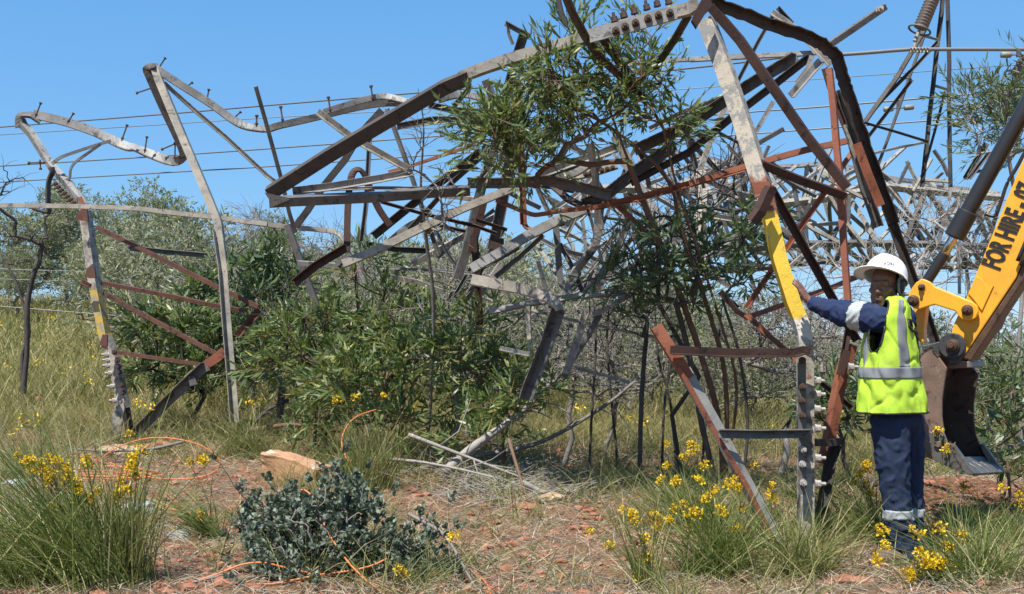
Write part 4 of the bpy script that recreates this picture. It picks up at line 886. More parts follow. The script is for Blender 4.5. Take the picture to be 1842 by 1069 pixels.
def vest_patch(th, y, off):
    TH, YY = np.meshgrid(th, y); V = vest_wrinkle(vest_pt(TH.ravel(), YY.ravel(), 0.0)) + (vest_pt(TH.ravel(), YY.ravel(), off) - vest_pt(TH.ravel(), YY.ravel(), 0.0)); n, m = len(y), len(th); i = np.arange(n * m).reshape(n, m)
    return V, i
th = np.linspace(-np.pi, np.pi, 145); yv = np.linspace(534, 742, 90)
V, i = vest_patch(th, yv, .004); TH, YY = np.meshgrid((th[:-1] + th[1:]) / 2, (yv[:-1] + yv[1:]) / 2)
q = np.stack([i[:-1, :-1], i[:-1, 1:], i[1:, 1:], i[1:, :-1]], -1)
hole = lambda t0: ((np.angle(np.exp(1j * (TH - t0))) / .44) ** 2 + (np.abs(YY - 588) / 46) ** 2.4) < 1
fold = np.angle(np.exp(1j * (TH + .50)))
keep = ~(hole(-.70) | hole(np.pi - .70)); 
vest = part('vest', V, [q[keep]], M['hivis'], TP, True); sm = vest.modifiers.new('s', 'SOLIDIFY'); sm.thickness = .003
def tape_strip(th, y, nm='reflective_strip', off=.0085, mat='tape'):
    V, i = vest_patch(th, y, off); q = np.stack([i[:-1, :-1], i[:-1, 1:], i[1:, 1:], i[1:, :-1]], -1).reshape(-1, 4)
    V = V + nrm((V - np.array([V[:, 0].mean(), YP, 0])) * np.array([1, 1, 0])) * 0
    o = part(nm, V, [q], M[mat], TP, True); o.parent = vest; s = o.modifiers.new('s', 'SOLIDIFY'); s.thickness = .002; return o
tape_strip(np.linspace(-np.pi, np.pi, 120), np.linspace(660, 680, 9))
tape_strip(np.linspace(.20, .62, 8), np.linspace(541, 660, 40)); tape_strip(np.linspace(-1.50, -1.12, 8), np.linspace(590, 660, 24))
tape_strip(np.linspace(1.9, 2.3, 8), np.linspace(541, 660, 40)); tape_strip(np.linspace(-np.pi, np.pi, 120), np.linspace(739.5, 743, 2), 'hem_binding', .008, 'black')
# armhole binding
for t0 in (-.70, np.pi - .70):
    u = np.linspace(0, 2 * np.pi, 49); cu = np.cos(u); su = np.sin(u)
    loop = vest_pt(t0 + .45 * cu, 588 + 46 * np.sign(su) * np.abs(su) ** .83, .006); o = part('armhole_binding', *tube(loop, .006, 6), M['black'], TP, True); o.parent = vest
# partly visible black emblem on the back edge of the vest
def emblem(pts, closed=False):
    mb = MB(); p = catmull(np.array(pts, float), 4); p = vest_wrinkle(vest_pt(p[:, 0], p[:, 1], .014)); mb.add(*tube(p, .008, 6)); o = part('emblem', *mb.out(), M['letter'], TP); o.parent = vest
emblem([(.80, 577), (.77, 584), (.79, 590), (1.10, 591), (1.12, 584), (1.08, 577), (.80, 577)]); emblem([(.77, 588), (.95, 593), (1.15, 596), (1.40, 600), (1.7, 606)]); emblem([(1.3, 590), (1.28, 602), (1.35, 610), (1.6, 612)])
# hard hat
yw2 = math.radians(48); hf2 = nrm(np.array([-math.sin(yw2), -math.cos(yw2), -.04])); hr = nrm(np.array([math.cos(yw2), -math.sin(yw2), 0])); hu = nrm(np.cross(hr, hf2)); hu = hu if hu[2] > 0 else -hu
tf = nrm(hf2 * math.cos(tilt) + hu * math.sin(tilt)); tu = nrm(np.cross(hr, tf)); tu = tu if tu[2] > 0 else -tu; TR = np.stack([hr, tf, tu], 1); Tc = hp(0, -.020, .052)
RX, RY, RZ = .120, .142, .132
a = np.linspace(0, np.pi / 2, 14); prof = [(np.cos(t) ** .8, np.sin(t)) for t in a]; prof = [(1.04, -.07), (1.03, -.02)] + prof; inner = [(r * .965, z * .965 + (-.07 if z < -.03 else 0) * .03) for r, z in prof][::-1]; prof[-1] = (.001, 1.0); inner[0] = (.001, .965)
Vh, Fh = revolve(prof + inner, 48); Vh = Vh * np.array([RX, RY, RZ]); rid = np.clip(Vh[:, 2] / RZ, 0, 1) * np.exp(-(Vh[:, 0] / .022) ** 2) * .006; Vh[:, 2] += rid
hel = part('hard_hat', Vh @ TR.T + Tc, [Fh[0]], M['helmet'], TP, True)
tp = np.linspace(-1.45, 1.45, 33); pl = .072 * np.clip(np.cos(tp * 1.04), 0, 1) ** .6 + .006
def peak(off, e=0):
    r0 = np.stack([1.0 * RX * np.sin(tp), 1.0 * RY * np.cos(tp), np.full(33, -.004)], 1); r1 = r0 + np.stack([np.sin(tp) * pl * .9, np.cos(tp) * pl, -.012 - .010 * np.cos(tp) - .10 * np.sin(tp) ** 2 * pl], 1)
    mid = (r0 + r1) / 2 + np.array([0, 0, .006]); return [x + np.array([0, 0, off]) for x in (r0, mid, r1)]
Lr = peak(0) + peak(-.005)[::-1]; Vp = np.concatenate(Lr); i = np.arange(6 * 33).reshape(6, 33); qd = np.stack([i[:-1, :-1], i[:-1, 1:], i[1:, 1:], i[1:, :-1]], -1).reshape(-1, 4)
pk = part('peak', Vp @ TR.T + Tc, [qd], M['helmet'], TP, True); pk.parent = hel
tmh = text_mesh('PROST', .026, .0006, .0008); v = np.zeros(len(tmh.vertices) * 3, np.float32); tmh.vertices.foreach_get('co', v); v = v.reshape(-1, 3); v[:, 0] -= v[:, 0].max() / 2
dirl = nrm(TR.T @ nrm(np.array([-.12, -1, .75]))); cl = dirl * np.array([RX, RY, RZ]); nl = nrm(dirl / np.array([RX, RY, RZ])); tx = TR.T @ np.array([1.0, 0, -.10]); tx = nrm(tx - nl * (tx @ nl)); ty = np.cross(nl, tx)
q_ = cl + v[:, :1] * tx + v[:, 1:2] * ty; e_ = q_ / np.array([RX, RY, RZ]); q_ = e_ / np.linalg.norm(e_, axis=1, keepdims=True) * np.array([RX, RY, RZ]) * 1.014 + v[:, 2:] * nl
tmh.vertices.foreach_set('co', (q_ @ TR.T + Tc - np.array(TP.location)).astype(np.float32).ravel()); tmh.update(); tmh.materials.append(M['barrel']); tl = link('lettering', tmh, hel)
cup = part('ear_muff', *ell(hp(.092, -.012, -.004), (.024, .038, .048), HR), M['black'], TP, True)
rg = [hp(.090 + .004 * math.cos(t), -.012 + .040 * math.cos(t), -.004 + .050 * math.sin(t)) for t in np.linspace(0, 6.283, 29)]; o = part('cushion_ring', *tube(rg, .008, 8), M['tape'], TP, True); o.parent = cup
part('chin_strap', *tube([hp(.098, -.0, .05), hp(.100, -.02, .02), hp(.092, -.05, -.05), hp(.06, -.08, -.07)], .006, 6), M['hivis'], TP, True)
for c, yw in ((pp(1622, 1000, -.05), .25), (pp(1637, 998, .13), .1)):
    gz_ = float(gh(c[0], c[1])); f_ = np.array([-math.cos(yw), -math.sin(yw), 0]); mb = MB()
    chain(mb, [np.array([c[0], c[1], gz_ + .16]), np.array([c[0] + .01, c[1], gz_ + .055])], [.052, .05]); chain(mb, [np.array([c[0] + .03, c[1], gz_ + .04]), np.array([*(c + f_ * .1)[:2], gz_ + .045]), np.array([*(c + f_ * .19)[:2], gz_ + .036])], [.042, .047, .036])
    remesh('boot', mb, .009, M['boot'], TP)
# ================================================================== vegetation builders
def leaves(Pb, D, L, W, r, droop=.15):
    """lens-shaped leaves of four triangles each"""
    n = len(Pb); D = nrm(D); sd = nrm(np.cross(D, r.normal(size=(n, 3)))); nn = np.cross(sd, D)
    L = np.asarray(L)[:, None] * np.ones((n, 1)); W = np.asarray(W)[:, None] * np.ones((n, 1)); dr = r.uniform(-.3, 1, (n, 1)) * droop * L
    p1 = Pb + D * L * .33 + nn * dr * .25; p2 = Pb + D * L * .70 + nn * dr * .45; tip = Pb + D * L - nn * dr * .1
    V = np.stack([Pb, p1 - sd * W * .5, p1 + sd * W * .5, p2 - sd * W * .36, p2 + sd * W * .36, tip], 1).reshape(-1, 3)
    b = (np.arange(n) * 6)[:, None]
    return V, [np.concatenate([b + np.array(t) for t in ((0, 2, 1), (1, 2, 4), (1, 4, 3), (3, 4, 5))])]
def blades(base, D, L, W, r, arch=.5, seg=3):
    """grass blades: tapering ribbons arching under their weight"""
    n = len(base); D = nrm(D); L = np.asarray(L).reshape(-1, 1) * np.ones((n, 1)); W = np.asarray(W).reshape(-1, 1) * np.ones((n, 1)); a = np.asarray(arch).reshape(-1, 1) * r.uniform(.4, 1.4, (n, 1))
    h = D * np.array([1, 1, 0]); h = nrm(h + r.normal(0, .05, (n, 3)) * np.array([1, 1, 0])); sd = nrm(np.cross(D, r.normal(size=(n, 3))))
    lay = []
    for k in range(seg + 1):
        t = k / seg; c = base + D * L * t + (h * .55 - np.array([0, 0, .75])) * a * L * t * t * .6
        c[:, 2] = np.maximum(c[:, 2], base[:, 2] + .004)
        if k < seg: lay += [c - sd * W * .5 * (1 - t * .55), c + sd * W * .5 * (1 - t * .55)]
        else: lay += [c]
    V = np.stack(lay, 1); m = V.shape[1]; V = V.reshape(-1, 3); b = (np.arange(n) * m)[:, None]; f = []
    for k in range(seg - 1): f += [(2 * k, 2 * k + 1, 2 * k + 3), (2 * k, 2 * k + 3, 2 * k + 2)]
    f += [(2 * seg - 2, 2 * seg - 1, 2 * seg)]
    return V, [np.concatenate([b + np.array(t) for t in f])]
def colony(bases, targets, r, wig=.12, rt=.004, power=.46, rmax=.09, lead=0):
    """branches grown from the bases to the targets, each from the nearest wood; returns tubes and tips"""
    N = [np.asarray(b, float) for b in bases]; par = [-1] * len(N); tips = []; segs = []
    b0 = np.mean(N, 0); order = np.argsort(np.linalg.norm(targets - b0, axis=1) + r.normal(0, .05, len(targets)))
    order = list(range(lead)) + [k for k in order if k >= lead]
    arr = np.zeros((len(N) + len(targets) * 5 + 8, 3)); arr[:len(N)] = N; cnt = len(N)
    for k in order:
        t = targets[k]; d = np.linalg.norm(arr[:cnt] - t, axis=1); h = arr[:cnt, 2] - t[2]
        d = d + np.maximum(h, 0) * 1.5; i0 = int(np.argmin(d))
        if k < lead: i0 = cnt - 1 if k and np.linalg.norm(targets[k] - targets[k - 1]) < .4 else int(np.argmin(d[:len(bases)]))
        s = arr[i0]; L = np.linalg.norm(t - s)
        n = 4 if L > .12 else 2; wg = wig if k >= lead else .04; f = (np.arange(1, n + 1) / n)[:, None]
        c = s + (t - s) * f + np.array([0, 0, 1]) * (np.sin(f * np.pi) * L * (r.uniform(-.06, .12) if k >= lead else 0)) + r.normal(0, wg * L * .28, (n, 3)) * np.sin(f * np.pi * .9 + .1)
        prev = i0; chain_ = [i0]
        for q in c: arr[cnt] = q; par.append(prev); prev = cnt; chain_.append(cnt); cnt += 1
        segs.append(chain_); tips.append((arr[cnt - 1], nrm(c[-1] - (c[-2] if n > 1 else s))))
    w = np.zeros(cnt); 
    for c in segs: w[c[-1]] += 1
    for i in range(cnt - 1, -1, -1):
        if par[i] >= 0: w[par[i]] += w[i]
    rad = np.minimum(rt * np.maximum(w, 1) ** power, rmax)
    out = MB(); by = {}
    for c in segs:
        rr = rad[c].copy(); rr[0] = min(rr[0], rr[1] * 1.35); by.setdefault(len(c), []).append((arr[c], rr))
    for k, L in by.items(): out.add(*tubes(np.stack([a for a, _ in L]), np.stack([b for _, b in L]), 6 if k > 3 else 5, False))
    return out, np.array([t[0] for t in tips]), np.array([t[1] for t in tips])
def twigs(tip, dr, r, k, L, spread=.8, rad=.0025):
    """k twiglets from every tip; returns tubes and (points, directions) along them for leaves"""
    n = len(tip); b = np.repeat(tip, k, 0); d = nrm(np.repeat(dr, k, 0) + r.normal(0, spread, (n * k, 3)) + np.array([0, 0, .12])); l = L * r.uniform(.5, 1.2, (n * k, 1))
    m = b + d * l * .5 + r.normal(0, .06, (n * k, 3)) * l; e = b + d * l + np.array([0, 0, -.12]) * l
    R = np.tile(np.array([rad * 1.3, rad, rad * .5]), (n * k, 1)); PT = np.stack([b, m, e], 1)
    return PT, R
def leaf_on(PT, r, per, L, W, ang=.7, droop=.15, up=.1):
    n = len(PT); t = r.uniform(.12, 1.0, (n, per, 1)); a = PT[:, None, 0] * (1 - t) + PT[:, None, 2] * t + (PT[:, None, 1] - (PT[:, None, 0] + PT[:, None, 2]) / 2) * (4 * t * (1 - t))
    d = nrm(PT[:, 2] - PT[:, 0])[:, None] + r.normal(0, ang, (n, per, 3)) + np.array([0, 0, up]); N = n * per
    return leaves(a.reshape(-1, 3), d.reshape(-1, 3), L * r.uniform(.55, 1.15, N), W * r.uniform(.7, 1.2, N), r, droop)
def crown_targets(E, r, clump=0):
    """E rows (px, py, rx, ry, Y, depth radius, n) in photo pixels at depth Y -> points in the ellipsoids"""
    out = []
    for x, y, rx, ry, Y, dy, n in E:
        m = max(2, n // 4); u = nrm(r.normal(size=(m, 3))) * r.uniform(.1, 1, (m, 1)) ** .5; u = u[r.integers(0, m, n)]
        out.append(P(x, y, Y) + u * np.array([rx * Y / F, dy, ry * Y / F]) + r.normal(0, .085, (n, 3)))
    return np.concatenate(out)
def shrub(name, bases, E, label, cat, leaf=(.17, .018), mat='wattle', bark='bark_grey', seed=1, per=9, tw=5, twl=.3, ang=.42, group=None, rt=.0036, droop=.38, extra=None, up=.08, spread=.8, wig=.10, rmax=.034, twigmat=None, power=.46):
    r = np.random.default_rng(seed); bases = [np.asarray(b, float) for b in bases]
    T = thing(name, np.mean(bases, 0), label, cat, group)
    tg = crown_targets(E, r)
    if extra is not None: tg = np.concatenate([extra, tg])
    g = gh(tg[:, 0], tg[:, 1]); tg[:, 2] = np.maximum(tg[:, 2], g + .12)
    wood, tp_, td = colony([b - np.array([0, 0, .05]) for b in bases], tg, r, wig, rt, power, rmax, 0 if extra is None else len(extra))
    ld = 0 if extra is None else len(extra); PT, R = twigs(tp_[ld:], td[ld:], r, tw, twl, spread)
    V, Fc = wood.out(); part('trunk', V, Fc, M[bark], T, True)
    V, Fc = tubes(PT, R, 4); o = part('twig', V, Fc, M[twigmat or bark], T, False, 'stuff')
    if per:
        V, Fc = leaf_on(PT, r, per, leaf[0], leaf[1], ang, droop, up); part('crown', V, Fc, M[mat], T, False, 'stuff')
    return T
def line_targets(L, Y, n=None):
    return np.concatenate([resample(catmull(lift(px_, l, Y), 5), .22)[1:] for l in L])

# ------------------------------------------------------------------ wattles round the wreck
# tall leaning wattle: crown in front of the top chord
LT = [[(1302, 860), (1308, 760), (1300, 650), (1262, 520), (1228, 420), (1205, 330), (1150, 270), (1075, 215), (1010, 190)], [(1302, 860), (1290, 740), (1248, 600), (1200, 470), (1165, 385), (1130, 290), (1090, 180)], [(1305, 850), (1325, 700), (1290, 560), (1222, 350), (1190, 220)]]
shrub('wattle_tree', [GY(1302, 9.7), GY(1318, 9.8), GY(1282, 9.75)], [(985, 215, 115, 65, 8.4, .5, 41), (1010, 140, 85, 50, 8.3, .45, 26), (905, 255, 50, 36, 8.2, .3, 14), (945, 295, 40, 34, 8.3, .3, 10), (1125, 150, 85, 65, 8.6, .45, 22), (1195, 215, 40, 60, 8.7, .4, 12), (1060, 70, 50, 35, 8.4, .3, 9), (1090, 215, 85, 50, 8.5, .4, 15), (880, 225, 22, 32, 8.2, .25, 5), (1150, 80, 45, 42, 8.5, .3, 5)],
      'tall leaning wattle tree with its leafy crown in front of the bent top chord', 'tree', (.115, .019), 'wattle', 'bark_brown', 11, 9, 4, .30, extra=np.concatenate([line_targets([l], (9.7, 8.5)) for l in LT]), rmax=.032, rt=.003, ang=.36, spread=.6)
shrub('wattle_tree', [GY(1335, 9.3), GY(1350, 9.5), GY(1290, 9.4), GY(1265, 9.6)], [(1250, 440, 125, 52, 9.0, .5, 25), (1180, 500, 85, 34, 9.0, .4, 14), (1290, 480, 90, 60, 9.1, .5, 18), (1340, 420, 40, 42, 9.2, .4, 6), (1120, 500, 45, 20, 9.0, .3, 6), (1230, 555, 80, 30, 9.1, .5, 7)],
      'dark wattle with bare sooty stems just left of the yellow banded leg', 'tree', (.12, .019), 'wattle_dark', 'bark_dark', 12, 8, 4, .28, extra=line_targets([[(1335, 880), (1345, 760), (1330, 640), (1300, 540)], [(1290, 880), (1262, 760), (1240, 640), (1215, 540)]], (9.4, 9.1)), rmax=.040, ang=.38, spread=.65)
shrub('wattle_shrub', [GY(470, 13.3), GY(490, 13.5), GY(505, 13.1), GY(455, 13.6), GY(520, 13.4)], [(470, 530, 55, 75, 13.1, .6, 22), (440, 600, 65, 70, 13.0, .5, 22), (525, 500, 30, 50, 13.2, .4, 10), (410, 520, 30, 50, 13.3, .4, 8), (455, 455, 30, 25, 13.3, .3, 6), (500, 640, 45, 50, 13.1, .4, 10)],
      'dark leafy wattle on many black stems right behind the pale leaning angle', 'shrub', (.20, .030), 'wattle_dark', 'bark_dark', 13, 7, 4, .34, rt=.006, rmax=.045)
shrub('wattle_shrub', [GY(330, 13.3), GY(345, 13.1), GY(300, 13.4)], [(330, 610, 80, 60, 13.0, .7, 29), (280, 655, 50, 40, 13.0, .5, 14), (370, 650, 45, 55, 13.0, .5, 14), (330, 690, 75, 28, 12.9, .5, 14), (350, 530, 40, 30, 13.2, .4, 6)],
      'spreading green wattle behind the brown bracing of the left frame', 'shrub', (.19, .027), 'wattle', 'bark_dark', 14, 8, 4, .32)
shrub('wattle_shrub', [GY(600, 11.3), GY(612, 11.4), GY(585, 11.2)], [(560, 612, 92, 48, 11.0, .6, 25), (600, 660, 85, 58, 10.9, .6, 25), (520, 640, 55, 50, 11.1, .5, 14), (610, 565, 50, 24, 11.2, .5, 6), (560, 725, 65, 36, 10.9, .5, 11)],
      'bright leafy wattle bush with yellowish stems left of the thicket centre', 'shrub', (.16, .024), 'wattle', 'bark_brown', 15, 8, 4, .33, twigmat='twig_yellow')
shrub('wattle_shrub', [GY(735, 11.0), GY(720, 11.1), GY(755, 11.2)], [(710, 618, 90, 52, 10.8, .6, 25), (690, 552, 52, 28, 10.9, .5, 8), (720, 675, 95, 58, 10.7, .6, 25), (660, 715, 75, 42, 10.6, .5, 13), (770, 740, 75, 42, 10.6, .5, 13), (650, 490, 38, 20, 11.2, .4, 5)],
      'widest leafy wattle bush in the middle, with orange tipped twigs', 'shrub', (.16, .024), 'wattle', 'bark_brown', 16, 8, 4, .33, twigmat='twig_yellow')
shrub('wattle_shrub', [GY(905, 10.2), GY(920, 10.3)], [(850, 632, 86, 48, 10.3, .5, 21), (880, 680, 85, 58, 10.1, .5, 22), (825, 566, 50, 26, 10.5, .5, 9), (930, 722, 65, 42, 10.0, .4, 11), (860, 772, 60, 34, 9.9, .4, 9), (965, 665, 28, 34, 10.1, .3, 4)],
      'leafy wattle bush with a slanting bare brown stem beside the dead branches', 'shrub', (.155, .023), 'wattle', 'bark_brown', 17, 8, 4, .30, twigmat='twig_yellow')
shrub('leafy_tree', [GY(1838, 11.5), GY(1852, 11.6)], [(1800, 215, 55, 40, 11.0, .5, 17), (1780, 175, 40, 24, 11.0, .4, 6), (1835, 185, 45, 34, 11.0, .5, 9), (1745, 245, 22, 12, 11.0, .3, 4), (1870, 240, 60, 60, 11.1, .6, 13), (1830, 265, 34, 24, 11, .4, 5)],
      'willowy leaved tree with a pale thin trunk at the right edge', 'tree', (.13, .015), 'willow', 'bark_pale', 18, 11, 5, .40, extra=line_targets([[(1838, 830), (1832, 640), (1840, 500), (1830, 380), (1810, 260)]], (11.5, 11.1)), rt=.003, rmax=.05, ang=.34, spread=.6)
shrub('leafy_bush', [GY(1790, 10.6), GY(1805, 10.8)], [(1785, 690, 40, 55, 10.4, .6, 16), (1805, 760, 40, 55, 10.2, .5, 15), (1775, 640, 25, 25, 10.6, .4, 4), (1835, 700, 35, 55, 10.6, .5, 12)],
      'green leafy bush directly right of the excavator bucket', 'shrub', (.16, .02), 'willow', 'bark_grey', 19, 8, 4, .32)
shrub('wattle_sapling', [GY(1815, 8.0)], [(1815, 775, 18, 45, 8.0, .12, 7), (1830, 730, 12, 28, 8.0, .1, 4)], 'dark single stemmed sapling with drooping leaves in front of the bush at right', 'shrub', (.16, .030), 'wattle_dark', 'bark_brown', 20, 6, 2, .18)
shrub('leafy_bush', [GY(1535, 9.3)], [(1535, 720, 36, 40, 9.1, .4, 14), (1560, 690, 36, 34, 9.2, .4, 9), (1500, 725, 25, 34, 9.3, .3, 6)], 'low dark bush between the red strut and the worker', 'shrub', (.16, .022), 'wattle_dark', 'bark_dark', 22, 8, 3, .27)
# ------------------------------------------------------------------ thicket behind: leafless grey shrubs, three shapes copied
def copy_thing(src, loc, rz, sc=1.0, label=None):
    o = src.copy(); C.objects.link(o); o.location = [float(v) for v in loc]; o.rotation_euler = (0, 0, rz); o.scale = (sc, sc, sc)
    if label: o['label'] = label
    for ch in list(src.children):
        c = ch.copy(); C.objects.link(c); c.parent = o
        for g2 in ch.children: d = g2.copy(); C.objects.link(d); d.parent = c
    return o
def bare_proto(seed, H, Wd, n, name='bare_shrub', bark='dead_twig', leafy=0, label='grey leafless shrub in the thicket behind the wreck', group='leafless shrubs of the thicket', tw=3):
    r = np.random.default_rng(seed); u = nrm(r.normal(size=(n, 3))) * r.uniform(.2, 1, (n, 1)) ** .5; tg = u * np.array([Wd, Wd, H * .42]) + np.array([0, 0, H * .56])
    T = thing(name, (0, 0, 0), label, 'shrub', group)
    bs = [np.array([r.normal(0, .1), r.normal(0, .1), -.1]) for _ in range(3)]
    wood, tp_, td = colony(bs, tg, r, .15, .0038, .45, .05); PT, R = twigs(tp_, td, r, tw, .45, .6, .0022)
    V, Fc = wood.out(); part('trunk', V, Fc, M[bark], T, True); V, Fc = tubes(PT, R, 3); part('twig', V, Fc, M[bark], T, False, 'stuff')
    if leafy: V, Fc = leaf_on(PT, r, leafy, .12, .026, .6); part('crown', V, Fc, M['far_leaf'], T, False, 'stuff')
    return T
protos = [bare_proto(40, 3.2, 1.3, 150), bare_proto(41, 2.6, 1.5, 150, bark='bark_grey'), bare_proto(42, 3.6, 1.2, 150), bare_proto(43, 2.4, 1.5, 170, leafy=9, name='leafy_shrub', label='sparse grey green shrub in the thicket behind the wreck', group='sparse leafy shrubs of the thicket')]
rs = np.random.default_rng(50); used = set()
spots = []
for px in np.arange(215, 1860, 52):
    for Y in (17, 23, 29):
        spots.append((px + rs.uniform(-25, 25), Y + rs.uniform(-2, 2)))
for (px, Y) in spots:
    k = int(rs.integers(0, 4)) if rs.random() > (.5 if px < 520 else .3) else 3
    if px < 330 and Y < 24: continue
    if px > 1250 and Y > 20 and rs.random() < .5: continue
    if 560 < px <= 1250 and rs.random() < .45: continue
    top = np.interp(px, [200, 400, 520, 700, 880, 1000, 1150, 1300, 1500, 1700, 1850], [410, 410, 430, 425, 430, 450, 490, 550, 575, 585, 600])
    p = GY(px, Y); H = (HY - top - rs.uniform(-25, 50)) * Y / F + EYE - p[2]; sc = float(np.clip(H / (3.2, 2.6, 3.6, 2.4)[k], .45, 1.7))
    rz = float(rs.uniform(0, 6.28))
    zn = next(z for lim, z in ((330, 'behind the left leg frame'), (480, 'behind the leaning pale angle'), (640, 'below the folded chord end'), (800, 'behind the leafy bushes of the middle'), (1000, 'behind the hooked strap'), (1180, 'left of the dark wattle'), (1380, 'behind the dark wattle'), (1560, 'behind the yellow leg'), (1700, 'behind the worker'), (9999, 'behind the yellow arm')) if px < lim)
    lb = ('sparse grey green shrub in the thicket ' if k == 3 else 'grey leafless shrub in the thicket ') + zn; gp = ('sparse leafy' if k == 3 else 'leafless') + ' shrubs ' + zn
    if k in used: o = copy_thing(protos[k], p, rz, sc)
    else: used.add(k); o = protos[k]; o.location = [float(v) for v in p]; o.rotation_euler = (0, 0, rz); o.scale = (sc,) * 3
    o['label'] = lb; o['group'] = gp
# near, individual bare shrubs
def near_bare(bases, E, label, seed, bark='dead_twig', tw=4, twl=.4, rt=.0048, extra=None, rmax=.035):
    return shrub('dead_shrub', bases, E, label, 'shrub', bark=bark, seed=seed, per=0, tw=tw, twl=twl, rt=rt * .75, wig=.15, extra=extra, rmax=rmax, spread=.7)
near_bare([GY(1600, 12.2), GY(1640, 12.4), GY(1570, 12.6)], [(1600, 500, 110, 70, 12.3, .9, 40), (1500, 460, 80, 70, 12.6, .7, 24), (1680, 440, 70, 70, 12.6, .7, 24), (1640, 365, 80, 40, 12.8, .6, 14)], 'pale dead shrub full of twisted twigs behind the white hard hat', 60, 'bark_pale', rt=.0055)
near_bare([GY(1745, 12.0), GY(1730, 12.3)], [(1740, 480, 60, 90, 12.0, .7, 26), (1770, 560, 60, 60, 12.0, .6, 22), (1720, 350, 45, 45, 12.3, .5, 9), (1800, 430, 40, 80, 12.2, .6, 14)], 'bare grey tree with knobbly branches behind the yellow arm', 61, 'bark_pale', rt=.006, rmax=.075)
near_bare([GY(1400, 10.6), GY(1375, 10.8)], [(1400, 560, 60, 80, 10.6, .6, 46), (1450, 640, 50, 70, 10.6, .5, 30), (1340, 600, 50, 70, 10.7, .5, 30), (1480, 560, 50, 60, 10.9, .5, 30)], 'grey dead shrub behind the cross angles of the yellow leg', 62, 'bark_grey', rt=.006)
near_bare([GY(1152, 9.6)], [(1170, 470, 70, 80, 9.6, .5, 30), (1130, 560, 60, 60, 9.6, .5, 26), (1110, 430, 50, 60, 9.7, .5, 16)], 'thin dark dead stem standing in the yellow flowers', 63, 'bark_dark', 3, .3, rmax=.026, rt=.004, extra=line_targets([[(1150, 860), (1155, 700), (1165, 580)]], 9.6))
near_bare([GY(1010, 10.6), GY(980, 10.8)], [(1010, 620, 60, 70, 10.7, .6, 36), (960, 560, 50, 50, 10.8, .5, 20), (1060, 690, 60, 50, 10.5, .5, 30)], 'grey dead shrub with thin stems right of the leafy bushes', 64, 'bark_grey')
near_bare([GY(765, 10.6), GY(775, 10.7)], [(765, 270, 30, 110, 9.2, .25, 24), (780, 420, 40, 60, 9.6, .3, 12), (800, 330, 40, 60, 9.3, .3, 10)], 'thin bare sapling rising across the folded chord', 65, 'bark_grey', 2, .25, .0035, line_targets([[(770, 800), (780, 560), (765, 420), (757, 330), (762, 230), (752, 160)]], (10.5, 9.2)))
near_bare([GY(1230, 9.9), GY(1250, 10.2)], [(1260, 300, 80, 70, 9.6, .5, 36), (1200, 380, 60, 60, 9.7, .5, 24), (1320, 330, 50, 60, 9.8, .4, 20)], 'dark dead branches rising bare above the dark wattle', 66, 'bark_dark', 3, .35, .004)
near_bare([GY(1085, 11.4), GY(1060, 11.6)], [(1085, 560, 70, 90, 11.4, .6, 34), (1130, 640, 60, 70, 11.3, .6, 24)], 'tall grey dead shrub among the tangled bars left of the dark wattle', 71, 'bark_grey')
near_bare([GY(860, 12.2), GY(840, 12.4)], [(850, 470, 70, 80, 12.2, .6, 30), (800, 520, 60, 60, 12.3, .6, 20)], 'grey dead shrub rising behind the leafy bushes of the middle', 72, 'bark_grey')
for k, (nth, l) in enumerate((('leftmost', [(1060, 840), (1066, 720), (1072, 600), (1062, 500)]), ('second', [(1110, 820), (1098, 700), (1092, 600), (1100, 520)]), ('middle', [(1190, 850), (1196, 720), (1210, 620), (1204, 520)]), ('fourth', [(1216, 830), (1205, 720), (1184, 640), (1178, 540)]), ('rightmost', [(1262, 850), (1272, 740), (1290, 640), (1300, 540)]))):
    near_bare([GY(l[0][0], 10.3 + .1 * k)], [(l[3][0], l[3][1] + 20, 30, 45, 10.4 + .1 * k, .3, 8)], nth + ' of five slim dark dead stems left of the rusty strut', 80 + k, 'bark_dark', 3, .3, rt=.0045, extra=line_targets([l], 10.3 + .1 * k), rmax=.03)['group'] = 'slim dark dead stems left of the rusty strut'
near_bare([GY(800, 10.5), GY(780, 10.7)], [(790, 570, 70, 80, 10.4, .5, 26), (850, 640, 60, 70, 10.3, .5, 22)], 'dead grey twigs mixed into the leafy bushes of the middle', 74, 'bark_grey', 3, .3)
near_bare([GY(560, 11.3)], [(560, 600, 60, 70, 11.2, .5, 24), (520, 540, 40, 50, 11.3, .4, 12)], 'dead dark twigs between the two left leafy wattles', 75, 'bark_dark', 3, .3)
near_bare([GY(660, 12.6)], [(650, 470, 60, 70, 12.6, .6, 26), (610, 430, 40, 50, 12.7, .5, 14)], 'bare grey shrub behind the brown hoop', 73, 'dead_twig')
near_bare([GY(530, 13.6), GY(515, 13.7)], [(530, 430, 50, 60, 13.6, .5, 24), (560, 480, 40, 50, 13.7, .4, 14), (480, 410, 40, 30, 13.7, .4, 10)], 'burnt bare shrub under the end of the folded chord', 67, 'bark_grey')
near_bare([GY(440, 16.5)], [(440, 400, 25, 35, 16.5, .4, 14), (430, 470, 40, 50, 16.5, .4, 18)], 'small bare grey shrub right of the leaning pale angle', 68, 'bark_grey')
near_bare([GY(42, 15.5)], [(20, 420, 40, 100, 15.3, .4, 18), (65, 450, 25, 60, 15.4, .3, 8), (0, 340, 30, 60, 15.3, .4, 5), (90, 390, 20, 40, 15.5, .2, 6)], 'burnt crooked sapling standing alone in the grass at far left', 69, 'bark_dark', 2, .3, .009,
          line_targets([[(42, 705), (40, 640), (52, 600), (44, 555), (25, 500), (0, 455)], [(46, 560), (58, 500), (70, 470), (76, 430)]], 15.5), .06)
